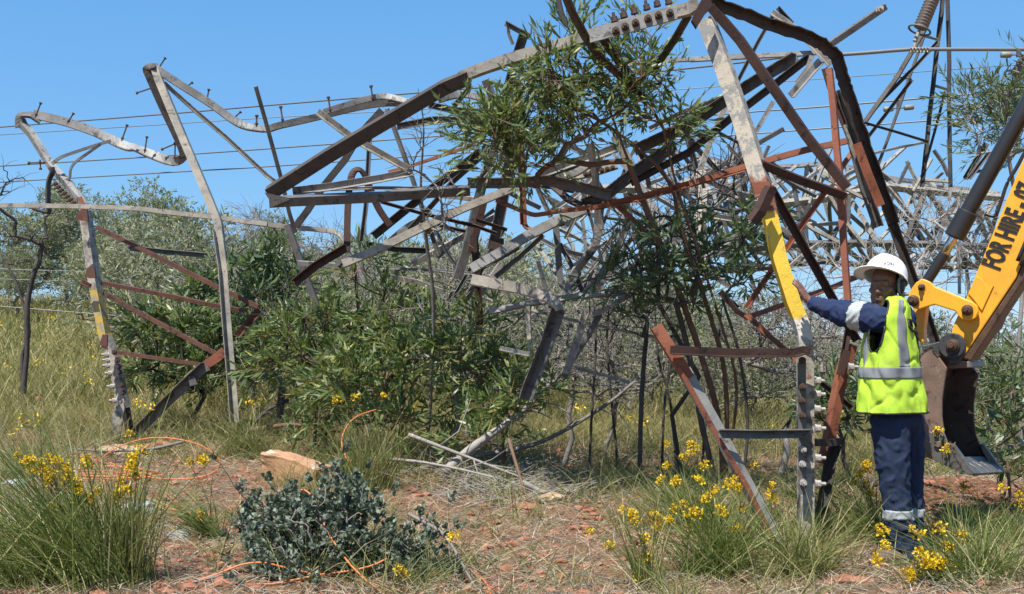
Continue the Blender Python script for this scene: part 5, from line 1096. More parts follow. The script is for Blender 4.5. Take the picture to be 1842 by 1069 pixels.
# ------------------------------------------------------------------ trees beyond the grass
def tree_proto(seed, n, label):
    r = np.random.default_rng(seed); T = thing('bushy_tree', (0, 0, 0), label, 'tree', 'grey green trees beyond the grass')
    tg = []
    for k in range(9):
        c = np.array([r.uniform(-1.5, 1.5), r.uniform(-1.2, 1.2), r.uniform(1.3, 4.0)]); rad = r.uniform(.55, 1.0); u = nrm(r.normal(size=(n // 9, 3))) * r.uniform(.3, 1, (n // 9, 1)) ** .5; tg.append(c + u * rad * np.array([1, 1, .8]))
    tg = np.concatenate(tg); wood, tp_, td = colony([np.array([r.normal(0, .15), r.normal(0, .15), -.15]) for _ in range(3)], tg, r, .2, .007, .45, .09); PT, R = twigs(tp_, td, r, 4, .4, .9, .004)
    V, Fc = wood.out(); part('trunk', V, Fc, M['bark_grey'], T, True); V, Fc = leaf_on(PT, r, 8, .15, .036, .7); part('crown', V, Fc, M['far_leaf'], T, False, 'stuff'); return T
tps = [tree_proto(70, 300, 'bushy'), tree_proto(71, 300, 'bushy'), tree_proto(72, 300, 'bushy')]
TR_ = [(35, 345, 38, 'half cut bushy grey green tree at the left edge'), (110, 338, 40, 'bushy grey green tree behind the top of the left leg'), (165, 322, 44, 'tallest bushy tree left of the gap in the far treeline'), (205, 350, 37, 'bushy grey green tree at the left side of the treeline gap'),
       (275, 330, 39, 'rounded bushy tree between the left leg and the pale angle'), (330, 432, 36, 'lower bushy tree behind the pale angle'), (60, 420, 33, 'low bushy tree in front of others at far left'), (240, 415, 34, 'low bushy tree under the rounded one'), (362, 440, 40, 'pale bushy tree right behind the leaning pale angle'), (140, 425, 33, 'low bushy tree behind the left leg'), (-15, 370, 37, 'bushy tree mostly outside the left edge'), (300, 460, 33, 'low spreading tree behind the brown bracing'), (440, 425, 38, 'low tree behind the burnt bushes left of the chord end'),
       (495, 385, 42, 'pale bushy tree below the left end of the folded chord'), (590, 420, 40, 'bushy tree below the folded chord'), (410, 430, 36, 'low bushy tree right of the pale angle'), (720, 430, 42, 'bushy tree seen far behind the middle thicket'),
       (900, 450, 44, 'bushy tree seen far behind the hooked strap'), (1050, 470, 46, 'far bushy tree left of the dark wattle'), (1420, 600, 60, 'far low bushy tree behind the yellow leg'), (1780, 600, 55, 'far low tree right of the yellow arm'), (1840, 625, 45, 'far low tree at the right edge'), (1700, 620, 65, 'far low tree behind the bucket'), (1560, 610, 62, 'far low tree behind the worker')]
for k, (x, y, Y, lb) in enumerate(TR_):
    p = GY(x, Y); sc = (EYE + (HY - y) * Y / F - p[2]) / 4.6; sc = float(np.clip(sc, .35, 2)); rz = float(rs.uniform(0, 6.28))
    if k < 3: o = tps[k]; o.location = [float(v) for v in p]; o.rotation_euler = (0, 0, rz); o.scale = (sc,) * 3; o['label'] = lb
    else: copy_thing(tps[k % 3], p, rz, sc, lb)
# ================================================================== stones, dead wood, cable
def rock_mesh(name, r, rough=.18, cuts=2, flat=.6):
    bm = bmesh.new(); bmesh.ops.create_icosphere(bm, subdivisions=cuts, radius=1); off = Vector(r.uniform(0, 50, 3))
    pl = [(nrm(r.normal(size=3)), r.uniform(.55, .85)) for _ in range(9)]
    for v in bm.verts:
        c = np.array(v.co)
        for n_, d_ in pl:
            e = c @ n_ - d_
            if e > 0: c = c - n_ * e
        c *= 1 + rough * mnoise.noise(Vector(c * 2) + off); c[2] *= flat; v.co = c
    me = bpy.data.meshes.new(name); bm.to_mesh(me); bm.free(); me.polygons.foreach_set('use_smooth', np.zeros(len(me.polygons), bool)); return me
def stone_mat(name, a, b, c):
    k = NT(name, .85, .15); col = k.ramp(k.noise(9, 7, .65), (.35, a), (.55, b), (.72, c)); k.col(col); k.bump(k.noise(35, 6, .7), .7, .01); return k.m
M['redstone'] = stone_mat('red_sandstone', (.22, .085, .05), (.36, .15, .09), (.42, .24, .16)); M['greystone'] = stone_mat('grey_stone', (.22, .22, .22), (.36, .36, .35), (.48, .48, .46))
M['tanstone'] = stone_mat('tan_stone', (.30, .20, .12), (.46, .32, .20), (.52, .44, .34))
def rock(px, py, w, mat, label, seed, flat=.5, rz=0., aspect=.7):
    r = np.random.default_rng(seed); p = G(px, py); s = w * p[1] / F / 2; me = rock_mesh('rock', r, .15, 3, flat); me.materials.append(M[mat])
    v = np.zeros(len(me.vertices) * 3, np.float32); me.vertices.foreach_get('co', v); v = v.reshape(-1, 3) * np.array([s * 1.15, s * 1.15 * aspect, s * 1.15]); me.vertices.foreach_set('co', v.ravel()); me.update()
    o = link('rock', me, loc=[float(p[0]), float(p[1]), float(p[2] + s * flat * .45)], rot=(0, 0, rz)); return tag(o, label, 'rock')
rock(282, 815, 62, 'redstone', 'red stone behind the raised orange cable loop', 1, .45); rock(215, 818, 78, 'tanstone', 'pale flat stone at the foot of the left leg', 2, .3); rock(245, 925, 60, 'greystone', 'pale grey broken stone beside the left grass tussock', 3, .6)
rock(325, 972, 42, 'greystone', 'small grey block lying left of the round leaved shrub', 4, .55); rock(25, 875, 50, 'greystone', 'whitish stone at the left edge above the tussock', 5, .35); rock(410, 962, 34, 'redstone', 'red stone touching the left side of the round leaved shrub', 6, .5)
rock(990, 905, 52, 'tanstone', 'pale tan stone at the end of the charred log', 7, .5); rock(1525, 1050, 90, 'redstone', 'broad flat red stone in the grass below the worker', 8, .25); rock(320, 942, 40, 'redstone', 'flat red stone above the small grey block', 9, .3)
rock(400, 1055, 36, 'redstone', 'dark red stone by the front cable at the bottom', 10, .6); rock(945, 918, 44, 'redstone', 'red stone in front of the dead branches', 11, .4); rock(295, 1058, 30, 'redstone', 'small red stone at the bottom left of the cable', 12, .5); rock(1375, 1000, 40, 'redstone', 'red stone near the foot of the left strut', 13, .4)
rock(160, 760, 34, 'redstone', 'red stone in the grass left of the buckled leg', 14, .4); rock(75, 722, 30, 'redstone', 'small red stone in the meadow at far left', 15, .4); rock(1360, 960, 34, 'redstone', 'small red stone beside the left strut base', 16, .35)
# big sandstone block
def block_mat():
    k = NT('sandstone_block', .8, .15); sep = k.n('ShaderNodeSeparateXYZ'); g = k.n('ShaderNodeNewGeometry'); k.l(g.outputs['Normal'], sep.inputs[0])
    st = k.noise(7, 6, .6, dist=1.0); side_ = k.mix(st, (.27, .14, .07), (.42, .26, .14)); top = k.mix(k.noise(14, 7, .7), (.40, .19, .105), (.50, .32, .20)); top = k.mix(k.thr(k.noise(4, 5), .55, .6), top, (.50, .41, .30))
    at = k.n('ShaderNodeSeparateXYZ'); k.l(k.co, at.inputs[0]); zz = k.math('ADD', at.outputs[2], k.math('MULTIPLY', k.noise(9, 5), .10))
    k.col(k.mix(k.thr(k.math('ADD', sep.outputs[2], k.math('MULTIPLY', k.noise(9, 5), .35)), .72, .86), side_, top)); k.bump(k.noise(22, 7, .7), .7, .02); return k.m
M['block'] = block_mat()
pb_ = G(530, 872); Yb_ = float(pb_[1]); bt = lift(px_, [(473, 868), (476, 822), (502, 813), (535, 820), (592, 852), (594, 872), (560, 890)], Yb_)
gb = bt[:, 2].min(); bm = bmesh.new(); kz = lift(px_, [(472, 880), (592, 884)], Yb_); L_ = kz[1, 0] - kz[0, 0]; Hh = lift(px_, [(0, 815)], Yb_)[0, 2] - pb_[2]
bmesh.ops.create_cube(bm, size=1); bmesh.ops.subdivide_edges(bm, edges=bm.edges[:], cuts=7, use_grid_fill=True)
for v in bm.verts:
    x, y, z = v.co; sx = .5 + x
    zz = (z + .5) * Hh * 1.2 * (1.0 - .42 * sx ** 1.2 - .15 * max(0, .18 - sx)) * (1 - .0 * y); v.co = Vector((x * L_ * (1 - .06 * (z + .5)), y * L_ * .55 * (1 - .1 * z), zz)); n_ = mnoise.noise(Vector(v.co) * 5) * .018 + mnoise.noise(Vector(v.co) * 13 + Vector((3, 3, 3))) * .010; v.co += Vector((n_, n_ * 1.2, n_))
bmesh.ops.bevel(bm, geom=[e for e in bm.edges if e.is_manifold and e.calc_face_angle(0) > .9], offset=.012, segments=1, affect='EDGES')
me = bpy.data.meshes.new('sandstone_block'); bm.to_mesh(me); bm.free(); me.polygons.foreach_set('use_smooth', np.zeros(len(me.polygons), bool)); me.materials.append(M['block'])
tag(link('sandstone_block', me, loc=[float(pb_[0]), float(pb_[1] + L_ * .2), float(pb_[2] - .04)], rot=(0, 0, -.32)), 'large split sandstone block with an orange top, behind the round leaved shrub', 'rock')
# small stones
r = np.random.default_rng(80)
sp = [rock_mesh('pebble', np.random.default_rng(90 + k), .2, 1, .5) for k in range(4)]; SV = []; SF = None
for me in sp:
    v = np.zeros(len(me.vertices) * 3, np.float32); me.vertices.foreach_get('co', v); SV.append(v.reshape(-1, 3)); f = np.zeros(len(me.polygons) * 3, np.int32); me.polygons.foreach_get('vertices', f); SF = f.reshape(-1, 3)
def stones(name, X, Yy, size, mat, lab):
    n = len(X); k = r.integers(0, 4, n); V = np.stack([SV[j] for j in k]); a = r.uniform(0, 6.28, n); c, s = np.cos(a)[:, None], np.sin(a)[:, None]
    x = V[..., 0] * c - V[..., 1] * s; y = V[..., 0] * s + V[..., 1] * c; sz = size[:, None]; V = np.stack([x * sz + X[:, None], y * sz * r.uniform(.6, 1, (n, 1)) + Yy[:, None], V[..., 2] * sz * r.uniform(.6, 1.1, (n, 1)) + gh(X, Yy)[:, None] + sz * .12], -1)
    Fs = (SF[None] + (np.arange(n) * V.shape[1])[:, None, None]).reshape(-1, 3); tag(link(name, make_mesh(name, V.reshape(-1, 3), [Fs], M[mat])), kind='stuff')
n = 9500; Yy = 4.8 + 9 * r.random(n) ** 1.3; X = (r.random(n) - .5) * Yy * 1.05; keep = np.array([mnoise.noise(Vector((x * .9, y * .9, 3))) for x, y in zip(X, Yy)]) + r.normal(0, .25, n) > .0
X, Yy = X[keep], Yy[keep]; sz = .008 + .060 * r.random(len(X)) ** 2.8; stones('red_rubble', X, Yy, sz, 'redstone', '')
n = 1400; Yy = 4.8 + 8 * r.random(n); X = (r.random(n) - .5) * Yy * 1.05; stones('pale_rubble', X, Yy, .005 + .018 * r.random(n) ** 3, 'tanstone', '')
M['soil'] = stone_mat('red_soil', (.10, .042, .024), (.17, .075, .042), (.24, .12, .075))
n = 5000; X = r.normal(3.65, .55, n); Yy = r.normal(8.75, .5, n); stones('dug_soil', X, Yy, .010 + .045 * r.random(n) ** 2.5, 'soil', '')
# dead wood on the ground
def log(pts, Y, rad, label, mat='bark_pale', name='dead_branch', lift_=0, side_=True):
    p = lift(px_, pts, Y) if not callable(Y) else np.array([G(x, y) for x, y in pts]); p = catmull(p, 5); g = gh(p[:, 0], p[:, 1]); p[:, 2] = np.maximum(p[:, 2], g + .012)
    k = len(p); mid = p.mean(0); rr = np.linspace(rad, rad * .45, k); mb = MB(); mb.add(*tube(p - mid, rr, 8)); q = np.random.default_rng(int(pts[0][0]) + 7)
    if side_:
        for _ in range(7):
            i = int(q.integers(k // 4, k - 1)); d = nrm(p[min(i + 1, k - 1)] - p[i - 1] + q.normal(0, .05, 3)); e = nrm(d + q.normal(0, .5, 3)); L = q.uniform(.15, .5); b = p[i] - mid
            mb.add(*tube(np.array([b, b + e * L * .5 + q.normal(0, .03, 3), b + e * L + q.normal(0, .05, 3)]), np.array([rr[i] * .5, rr[i] * .35, rr[i] * .12]), 5))
    V, Fc = mb.out(); o = link(name, make_mesh(name, V, Fc, M[mat], True), loc=mid); return tag(o, label, 'branch')
log([(800, 850), (850, 805), (900, 770), (950, 730), (990, 690)], (9.6, 9.9), .045, 'thickest pale dead branch, slanting up from the ground in the middle')
log([(735, 782), (790, 803), (840, 822), (900, 845), (940, 860)], (9.6, 9.5), .019, 'pale dead branch crossing in front of the thickest one')
log([(700, 826), (760, 832), (830, 845), (900, 862)], (9.5, 9.2), .016, 'low pale dead branch lying left of the brushwood pile')
log([(700, 868), (800, 830), (960, 800), (1080, 735), (1150, 680)], (10.2, 10.4), .028, 'long grey branch leaning right behind the brushwood pile', 'bark_grey')
log([(915, 790), (930, 840), (948, 895), (960, 910)], (9.2, 8.7), .016, 'thin reddish dead stem beside the pale branches', 'bark_brown', side_=False)
log([(940, 868), (975, 885), (1005, 895)], (8.9, 8.85), .026, 'short white barked stick at the charred log', 'bark_pale', side_=False)
log([(985, 890), (1030, 900), (1075, 902)], (8.95, 8.9), .06, 'charred black log on the ground', 'bark_dark', 'charred_log', side_=False)
log([(445, 775), (480, 770), (520, 764), (545, 766)], (12.2, 12.2), .035, 'brown fallen log under the dark leafy wattle', 'bark_brown', side_=False)
log([(695, 760), (694, 700), (697, 670)], 10.4, .022, 'broken brown stump stick standing in the bushes', 'bark_brown', 'dead_stump', side_=False)
log([(330, 795), (270, 808), (200, 812), (130, 808)], (10.7, 10.4), .016, 'thin grey stick lying across the red stone', 'bark_grey')
log([(735, 925), (790, 955), (815, 985), (840, 1030), (862, 1069)], (6.3, 5.8), .012, 'thin grey stick leaning by the right lobe of the round leaved shrub', 'bark_grey')
log([(430, 790), (480, 740), (520, 720)], (12.4, 12.6), .03, 'dark dead branch at the foot of the pale leaning angle', 'bark_dark')
r = np.random.default_rng(81); n = 500; b = np.array([G(x, y) for x, y in zip(r.normal(905, 60, n), np.clip(r.normal(865, 22, n), 815, 915))]); a = r.uniform(-.6, .9, n); d = np.stack([np.cos(a) * r.choice([-1, 1], n), r.normal(0, .5, n), .25 + .35 * r.random(n)], 1)
PT = np.stack([b, b + nrm(d) * .18 + r.normal(0, .02, (n, 3)), b + nrm(d) * .4 * r.uniform(.5, 1.3, (n, 1)) - np.array([0, 0, .05])], 1); V, Fc = tubes(PT, np.tile(np.array([.0045, .0035, .0015]), (n, 1)), 4); tag(link('brushwood', make_mesh('brushwood', V, Fc, M['bark_pale'])), kind='stuff')
# sticks and twigs strewn everywhere
n = 900; Yy = 5.2 + 9 * r.random(n) ** 1.2; X = (r.random(n) - .5) * Yy; a = r.uniform(0, 6.28, n); L = r.uniform(.06, .45, n); b = np.stack([X, Yy, gh(X, Yy) + .008], 1); e = np.stack([X + np.cos(a) * L, Yy + np.sin(a) * L, 0 * X], 1); e[:, 2] = gh(e[:, 0], e[:, 1]) + r.uniform(.005, .06, n)
m = (b + e) / 2 + r.normal(0, .012, (n, 3)); V, Fc = tubes(np.stack([b, m, e], 1), np.tile(np.array([.0045, .0035, .002]), (n, 1)) * r.uniform(.6, 1.5, (n, 1)), 4); tag(link('strewn_twigs', make_mesh('strewn_twigs', V, Fc, M['dead_twig'])), kind='stuff')
# orange cable
za = Zone(0, 740, 480 / 1560); zb = Zone(400, 740, 500 / 1625)
def cable(runs, label, rad=.0054):
    mb = MB(); mids = []
    for zone, L, Y, k in runs:
        p = catmull(np.array([G(*q) for q in zone.pts(L)]) + np.array([0, 0, .015]) if Y is None else lift(zone, L, Y), k); p[:, 2] = np.maximum(p[:, 2], gh(p[:, 0], p[:, 1]) + .01); mids.append(p.mean(0)); mb.add(*tube(p, rad, 6))
    V, Fc = mb.out(); mid = V.mean(0); return tag(link('orange_cable', make_mesh('orange_cable', V - mid, Fc, M['cable'], True), loc=mid), label, 'cable')
loops = [(za, [(965, 368), (800, 390), (640, 372), (575, 330), (570, 300), (610, 262), (700, 205), (850, 160), (1000, 158), (1150, 190), (1250, 248), (1286, 300), (1255, 352), (1150, 388), (1000, 396), (850, 382), (740, 340), (640, 300)], (9.4, 9.4), 6)]
q = np.random.default_rng(82)
for k in range(7):
    cx, cy, rx, ry = 590 + q.uniform(-60, 60), 385 + q.uniform(-28, 30), q.uniform(190, 330), q.uniform(18, 34); t0 = q.uniform(0, 6.28); loops.append((za, [(cx + rx * math.cos(t0 + t), cy + ry * math.sin(t0 + t) + q.uniform(-5, 5)) for t in np.linspace(0, 5.6, 14)], None, 4))
loops += [(za, [(300, 275), (400, 268), (520, 285), (640, 320), (700, 360)], None, 5), (za, [(760, 420), (660, 440), (655, 490), (700, 530), (760, 560), (860, 590), (1000, 610), (1150, 640), (1300, 680), (1400, 700)], None, 5), (za, [(790, 440), (900, 490), (960, 560), (1050, 595), (1150, 620)], None, 5), (za, [(870, 530), (930, 570), (1100, 605), (1200, 640)], None, 5)]
cable(loops, 'coil of orange cable on the ground with one raised loop')
cable([(zb, [(-420, 1090), (-200, 1010), (0, 940), (120, 895), (240, 885), (350, 910), (500, 943), (600, 950), (760, 930), (880, 900), (965, 860)], (5.75, 5.95), 6), (zb, [(20, 1075), (160, 1040), (300, 1010), (450, 980), (600, 950)], (5.72, 5.8), 6)], 'orange cable running across the front of the round leaved shrub')
cable([(zb, [(420, 465), (480, 462), (528, 505), (560, 590), (600, 670), (640, 745), (720, 862), (800, 950), (880, 1020), (950, 1080)], (6.25, 5.65), 6)], 'orange cable strand hanging down over the middle of the round leaved shrub')
cable([(zb, [(1345, 865), (1400, 895), (1450, 930), (1500, 975), (1550, 1035), (1570, 1100)], None, 5)], 'short orange cable piece right of the round leaved shrub')
cable([(zb, [(900, -10), (820, 15), (760, 50), (715, 110), (698, 180), (712, 250), (745, 300)], (9.7, 9.3), 6)], 'orange cable arc standing up in the grass right of the sandstone block')

# ================================================================== round-leaved grey shrub in front
r = np.random.default_rng(100); bsh = G(575, 1030); TS = thing('round_leaved_shrub', bsh, 'low grey green shrub with small round leaves in the foreground, crossed by orange cable', 'shrub')
E = [(560, 955, 95, 50, 6.25, .32, 150), (490, 980, 60, 60, 6.25, .28, 90), (620, 930, 60, 50, 6.3, .28, 80), (650, 990, 60, 50, 6.2, .3, 80), (560, 1020, 110, 40, 6.05, .28, 100), (760, 1000, 55, 38, 6.2, .22, 70), (700, 1010, 50, 40, 6.2, .22, 50), (620, 885, 40, 22, 6.35, .15, 16), (470, 915, 25, 25, 6.3, .15, 14)]
tg = crown_targets(E, r); tg[:, 2] = np.maximum(tg[:, 2], gh(tg[:, 0], tg[:, 1]) + .04); wood, tp_, td = colony([bsh + np.array([dx, dy, -.03]) for dx, dy in ((0, .1), (-.2, .12), (.2, .1), (.55, .1))], tg, r, .15, .0022, .42, .014)
V, Fc = wood.out(); part('stem', V, Fc, M['bark_grey'], TS, True); PT, R = twigs(tp_, td + np.array([0, 0, .5]), r, 2, .09, .5, .0014); V, Fc = tubes(PT, R, 3); part('twig', V, Fc, M['bark_grey'], TS, False, 'stuff')
def round_leaves(Pb, D, L, W, r):
    n = len(Pb); D = nrm(D); sd = nrm(np.cross(D, r.normal(size=(n, 3)))); nn = np.cross(sd, D); L = L[:, None]; W = W[:, None]; cup_ = r.uniform(-.1, .22, (n, 1)) * L
    lay = [Pb, Pb + D * L * .25 - sd * W * .42 + nn * cup_ * .3, Pb + D * L * .25 + sd * W * .42 + nn * cup_ * .3, Pb + D * L * .62 - sd * W * .46 + nn * cup_ * .6, Pb + D * L * .62 + sd * W * .46 + nn * cup_ * .6, Pb + D * L + nn * cup_ * .3, Pb + D * L * .5 - nn * L * .06]
    V = np.stack(lay, 1).reshape(-1, 3); b = (np.arange(n) * 7)[:, None]; return V, [np.concatenate([b + np.array(t) for t in ((0, 2, 6), (2, 4, 6), (4, 5, 6), (5, 3, 6), (3, 1, 6), (1, 0, 6))])]
per = 9; n = len(PT); t = r.uniform(.05, 1.0, (n, per, 1)); a = (PT[:, None, 0] * (1 - t) + PT[:, None, 2] * t).reshape(-1, 3); d = (nrm(PT[:, 2] - PT[:, 0])[:, None] * .8 + r.normal(0, .65, (n, per, 3)) + np.array([0, -.15, .25])).reshape(-1, 3)
N = len(a); V, Fc = round_leaves(a, d, .034 * r.uniform(.6, 1.15, N), .026 * r.uniform(.7, 1.15, N), r)
front = np.argsort(a[:, 1] - .35 * a[:, 2])[:260]; mask = np.ones(N, bool); mask[front] = False
sel = np.repeat(mask, 7); remap = np.cumsum(sel) - 1; Fk = Fc[0]; Fk = Fk[np.all(sel[Fk], 1)]; part('leaf_mass', V[sel], [remap[Fk]], M['saltbush'], TS, False, 'stuff')
Lm = round_leaves(np.zeros((1, 3)), np.array([[0, 0, 1.]]), np.array([.034]), np.array([.026]), np.random.default_rng(1)); leafme = make_mesh('leaf', Lm[0], Lm[1], M['saltbush'])
for i in front:
    o = link('leaf', leafme, TS); R_ = frame_from(d[i]) @ np.array(Matrix.Rotation(r.uniform(0, 6.28), 3, 'Z')); q = a[i] - np.array(TS.location); s = r.uniform(.7, 1.15)
    o.matrix_local = Matrix([[*(R_[0] * s), q[0]], [*(R_[1] * s), q[1]], [*(R_[2] * s), q[2]], [0, 0, 0, 1]])

# ================================================================== flowering tussocks
def flower_mesh(seed, size=.047):
    r = np.random.default_rng(seed); mb = MB(); n = 17
    for k in range(n):
        c = nrm(r.normal(size=3) + np.array([0, 0, .6])) * size * r.uniform(.35, 1.0) * np.array([.9, .9, .8]); m = 5; d = nrm(c)[None] * .5 + r.normal(0, .7, (m, 3)); mb.add(*leaves(np.tile(c, (m, 1)), d, size * .42 * r.uniform(.7, 1.1, m), size * .26 * np.ones(m), r, .2))
    return make_mesh('flower_head', *mb.out(), M['petal'])
def seed_mesh(seed, size=.036):
    r = np.random.default_rng(seed); n = 46; b = r.normal(0, size * .3, (n, 3)); d = nrm(b + np.array([0, 0, size * .6])); return make_mesh('seed_head', *leaves(b, d, size * .6 * r.uniform(.6, 1.1, n), size * .13 * np.ones(n), r, .1), M['seed'])
fl = [flower_mesh(200 + k) for k in range(5)]; sd_ = [seed_mesh(220 + k) for k in range(2)]
def tussock(px, Y, label, n=160, H=.5, lean=(0, 0), spread=.45, rad=.12, heads=(), zone=px_, mat='grass_dark', seed=1, arch=.5, wid=.0066, hy=None, name='flowering_tussock', dark=()):
    r = np.random.default_rng(seed); p = GY(px, Y); T = thing(name, p, label, 'grass tussock')
    b = p + r.normal(0, rad * .6, (n, 3)) * np.array([1, .8, 0]); b[:, 2] = gh(b[:, 0], b[:, 1]) - .01; d = np.stack([r.normal(lean[0], spread, n), r.normal(lean[1], spread, n), np.ones(n)], 1)
    V, Fc = blades(b, d, H * r.uniform(.35, 1.2, n), wid * r.uniform(.5, 1.25, n), r, arch * r.uniform(.5, 1.5, n), 4); part('grass_blades', V, Fc, M[mat], T, False, 'stuff')
    hs = zone.pts(heads) if heads else []
    for k, (hx, hy_) in enumerate(hs):
        yy = Y + r.uniform(-.10, .08); tip = P(hx, hy_, yy); root = p + r.normal(0, rad * .4, 3) * np.array([1, 1, 0]); mid = (root + tip) / 2 + np.array([(root[0] - tip[0]) * .18, 0, .03])
        part('flower_stalk', *tube(catmull([root, mid, tip], 4), np.linspace(.0032, .0018, 9), 5), M['grass_dark'], T, True)
        for j in range(1 + int(r.random() < .3)):
            o = link('flower_head', fl[int(r.integers(0, 5))], T, rot=(r.uniform(-.5, .5), r.uniform(-.5, .5), r.uniform(0, 6.28))); o.location = tip - np.array(T.location) + (r.normal(0, .022, 3) if j else 0); o.scale = (r.uniform(.6, 1.0),) * 3
        if r.random() < .5: o = link('seed_head', sd_[int(r.integers(0, 2))], T, rot=(r.uniform(-.6, .6), r.uniform(-.6, .6), 0)); o.location = tip - np.array(T.location) + r.normal(0, .02, 3) + np.array([0, 0, -.015])
    return T
zc = Zone(880, 740, 500 / 1625); zd = Zone(1342, 700, 500 / 1449)
tussock(175, 5.75, 'dense dark green tussock filling the bottom left corner, with many yellow flowers', 820, 1.05, (-.40, .0), .36, .22, [(100, 265), (165, 300), (195, 290), (230, 320), (215, 350), (265, 355), (300, 385), (310, 410), (390, 350), (385, 400), (440, 420), (460, 455), (320, 560), (330, 290), (280, 280), (435, 530)], za, seed=301, arch=.42)
tussock(20, 5.7, 'bright green tussock cut by the left edge of the picture', 420, .8, (-.15, .0), .5, .25, (), seed=302, mat='grass_dark')
tussock(228, 5.75, 'upright pale green tussock with tall flower stalks right of the dense corner tussock', 320, .62, (.02, 0), .13, .10, [(500, 290), (535, 525), (565, 465), (710, 410), (780, 290), (775, 330), (790, 380), (745, 460), (680, 510), (765, 135), (815, 235)], za, seed=303, arch=.15, mat='grass')
tussock(392, 7.0, 'thin dark tussock leaning left beside the round leaved shrub', 140, .62, (-.75, 0), .28, .06, [(1105, 305), (1180, 300), (1175, 600), (1195, 655)], za, seed=304, arch=.6)
tussock(665, 9.4, 'pale green upright tussock behind the round leaved shrub', 420, .80, (.05, 0), .30, .16, [(640, 715), (605, 720), (690, 712)], z6 if False else Zone(0, 0, 1), seed=305, arch=.35, mat='grass')
tussock(640, 10.0, 'yellowish low tussock right of the sandstone block', 260, .5, (-.1, 0), .5, .2, (), seed=306, arch=.6, mat='grass')
tussock(1165, 5.9, 'slender tussock with four yellow heads at the bottom centre', 90, .6, (-.12, 0), .28, .06, [(580, 705), (710, 790), (840, 605), (860, 640), (925, 860), (870, 965), (910, 745), (785, 575)], zc, seed=307, arch=.3)
tussock(1290, 6.2, 'dense dark tussock crowned with yellow flowers left of the leg base', 620, .62, (-.05, 0), .42, .14, [(995, 690), (1090, 410), (1080, 570), (1130, 550), (1200, 580), (1230, 605), (1175, 690), (1225, 400), (1300, 480), (1330, 460), (1260, 520), (1340, 580), (1375, 605), (1480, 575), (1460, 690), (1440, 400), (1450, 450), (1050, 650), (965, 620), (1040, 630), (1400, 965)], zc, seed=308)
tussock(1255, 7.6, 'flowering tussock among the dark stems left of the strut', 340, .6, (-.1, 0), .45, .16, [(1005, 400), (1035, 325), (1040, 190), (1190, 195), (1215, 215), (1265, 320), (1130, 270), (1100, 425)], zc, seed=309)
tussock(1690, 5.75, 'tussock with a mass of brownish yellow flowers in front of the worker\'s boots', 130, .28, (-.4, .05), .5, .16, [(710, 740), (725, 815), (870, 735), (680, 890), (900, 860), (930, 880), (960, 880), (900, 950), (860, 970), (930, 920), (970, 930), (1000, 920), (1010, 735), (985, 890), (840, 960)], zd, seed=310)
tussock(1755, 5.9, 'loose flowering tussock at the bottom right corner', 260, .6, (.0, 0), .55, .14, [(1050, 825), (1130, 770), (1080, 930), (1130, 1010), (1160, 1040), (1200, 1030), (1310, 975), (1140, 1000)], zd, seed=311)
tussock(1390, 7.1, 'small flowering tussock touching the left strut', 120, .5, (-.1, 0), .35, .08, [(140, 500), (135, 560), (120, 540), (45, 395)], zd, seed=312)
tussock(1575, 7.2, 'green tussock with small flowers between the leg and the worker', 260, .65, (-.2, 0), .45, .14, [(590, 450), (630, 405), (565, 490), (625, 500), (650, 545), (600, 440)], zd, seed=313)
tussock(1720, 6.9, 'tall thin stalked flowers standing before the bucket', 60, .4, (0, 0), .4, .06, [(1005, 220), (1045, 315), (910, 355)], zd, seed=314)
tussock(1800, 7.2, 'sparse flowering tussock on the dug soil', 120, .5, (0, 0), .55, .12, [(1140, 510), (1340, 515), (1420, 550), (1440, 600), (1180, 645)], zd, seed=315)
tussock(1440, 6.1, 'pale fine tussock growing at the foot of the bolted leg', 420, .55, (.1, 0), .5, .12, (), seed=316, mat='grass', arch=.6)
tussock(450, 11.2, 'green tussock left of the sandstone block', 360, .75, (-.1, 0), .45, .2, (), seed=318, mat='grass')
tussock(60, 9.8, 'pale tussock left of the cable coil', 300, .6, (-.2, 0), .5, .2, (), seed=319, mat='grass')
tussock(740, 5.9, 'thin green shoots right below the round leaved shrub', 80, .35, (.5, 0), .5, .12, [(715, 1027), (816, 965), (745, 1064)], px_, seed=320, mat='grass', arch=.4)
# ================================================================== grass cover, straw, far flowers
r = np.random.default_rng(400)
def scatter(n, y0, y1, pw=1.0, wide=1.04):
    Y = y0 + (y1 - y0) * r.random(n) ** pw; X = (r.random(n) - .5) * Y * wide; return X, Y
def cover(name, X, Y, H, W, mat, arch=.5, spread=.5, seg=3):
    n = len(X); b = np.stack([X, Y, gh(X, Y) - .01], 1); d = np.stack([r.normal(0, spread, n), r.normal(0, spread, n), np.ones(n)], 1); V, Fc = blades(b, d, H * r.uniform(.4, 1.2, n), W * r.uniform(.6, 1.2, n), r, arch, seg); return tag(link(name, make_mesh(name, V, Fc, M[mat])), kind='stuff')
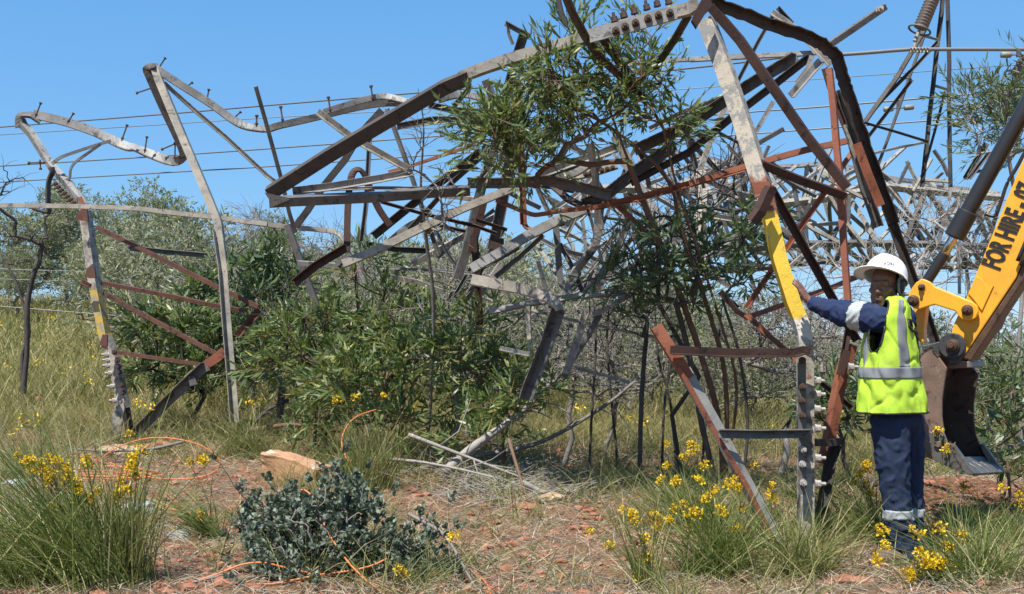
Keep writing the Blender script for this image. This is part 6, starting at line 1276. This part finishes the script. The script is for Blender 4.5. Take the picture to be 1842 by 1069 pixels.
# straw lying flat
X, Y = scatter(46000, 4.9, 14, 1.3); n = len(X); a = r.uniform(0, 6.28, n); b = np.stack([X, Y, gh(X, Y) + r.uniform(.0, .03, n)], 1); d = np.stack([np.cos(a), np.sin(a), r.uniform(-.05, .6, n)], 1); V, Fc = leaves(b, d, r.uniform(.04, .20, n), r.uniform(.002, .0045, n), r, .3); tag(link('straw_litter', make_mesh('straw_litter', V, Fc, M['straw'])), kind='stuff')
def clumped(n, y0, y1, per, rad, pw=1.0, keepf=None):
    cx, cy = scatter(n, y0, y1, pw)
    if keepf is not None: k = keepf(cx, cy); cx, cy = cx[k], cy[k]
    X = np.repeat(cx, per) + r.normal(0, rad, len(cx) * per); Y = np.repeat(cy, per) + r.normal(0, rad, len(cx) * per); return X, Y
pix = lambda x, y: W0 / 2 + x * F / y
bare = lambda x, y: (y > 9.2) | ((pix(x, y) > 1350) & (y > 5.6)) | ((pix(x, y) > 1050) & (y > 7.4)) | (r.random(len(x)) < np.where(y > 7.2, .55, .24))
X, Y = clumped(1250, 5.2, 14, 24, .07, 1.0, bare); k = (~((np.abs(X + 3.15) < 1.0) & (np.abs(Y - 9.3) < 1.3)) | (r.random(len(X)) < .12)) & ~((np.abs(pix(X, Y) - 1630) < 75) & (Y < 7.0) & (r.random(len(X)) < .92)) & ~(((X - 3.65) / 1.0) ** 2 + ((Y - 8.7) / .9) ** 2 < 1); X, Y = X[k], Y[k]; cover('green_grass', X, Y, .42, .0055, 'grass', .6, .6)
X, Y = clumped(1150, 5.0, 13, 20, .07, 1.0, lambda x, y: r.random(len(x)) < .9); cover('dry_grass', X, Y, .13, .0035, 'straw', .6, .8)
X, Y = clumped(1500, 12, 21, 22, .10, 1.0); cover('thicket_grass', X, Y, .50, .006, 'meadow', .5, .5)
X, Y = scatter(60000, 15, 46, 1.0); k = (X / Y < -.17) | (r.random(len(X)) < .2); X, Y = X[k], Y[k]; cover('meadow_grass', X, Y, .55, .010 + Y * .0004, 'meadow', .45, .4)
# distant yellow flowers in the grass
X, Y = scatter(280, 10.5, 34, 1.0); k = (X / Y < -.2) | (r.random(len(X)) < .35); X, Y = X[k], Y[k]; n = len(X); zt_ = gh(X, Y) + r.uniform(.3, .62, n); c = np.repeat(np.stack([X, Y, zt_], 1), 14, 0) + r.normal(0, .03, (n * 14, 3)); V, Fc = leaves(c, r.normal(size=c.shape), np.full(len(c), .035), np.full(len(c), .018), r); tag(link('meadow_flowers', make_mesh('meadow_flowers', V, Fc, M['petal'])), kind='stuff')
b = np.stack([X, Y, gh(X, Y)], 1); t2 = np.stack([X, Y, zt_], 1); V, Fc = tubes(np.stack([b, (b + t2) / 2 + r.normal(0, .02, b.shape), t2], 1), np.full((n, 3), .0025), 3); tag(link('meadow_stalks', make_mesh('meadow_stalks', V, Fc, M['grass'])), kind='stuff')
# low hills on the skyline
k_ = NT('far_hills', .9, .05); k_.col(k_.mix(k_.noise(.004, 6), (.09, .11, .07), (.15, .16, .11))); M['hills'] = k_.m
ax_ = np.linspace(-1.1, 1.1, 160); V = []
for j, (R_, sc2) in enumerate(((1500, 0), (1900, .5), (2300, 1.0), (3000, .6), (4200, 0))): V.append(np.stack([np.sin(ax_) * R_, np.cos(ax_) * R_, -6 + sc2 * (22 + 9 * np.sin(ax_ * 9) + 6 * np.sin(ax_ * 23 + 1) + 3 * np.sin(ax_ * 51))], 1))
V = np.concatenate(V); i = np.arange(5 * 160).reshape(5, 160); qd = np.stack([i[:-1, :-1], i[:-1, 1:], i[1:, 1:], i[1:, :-1]], -1).reshape(-1, 4); tag(link('hills', make_mesh('hills', V, [qd], M['hills'], True)), kind='structure')
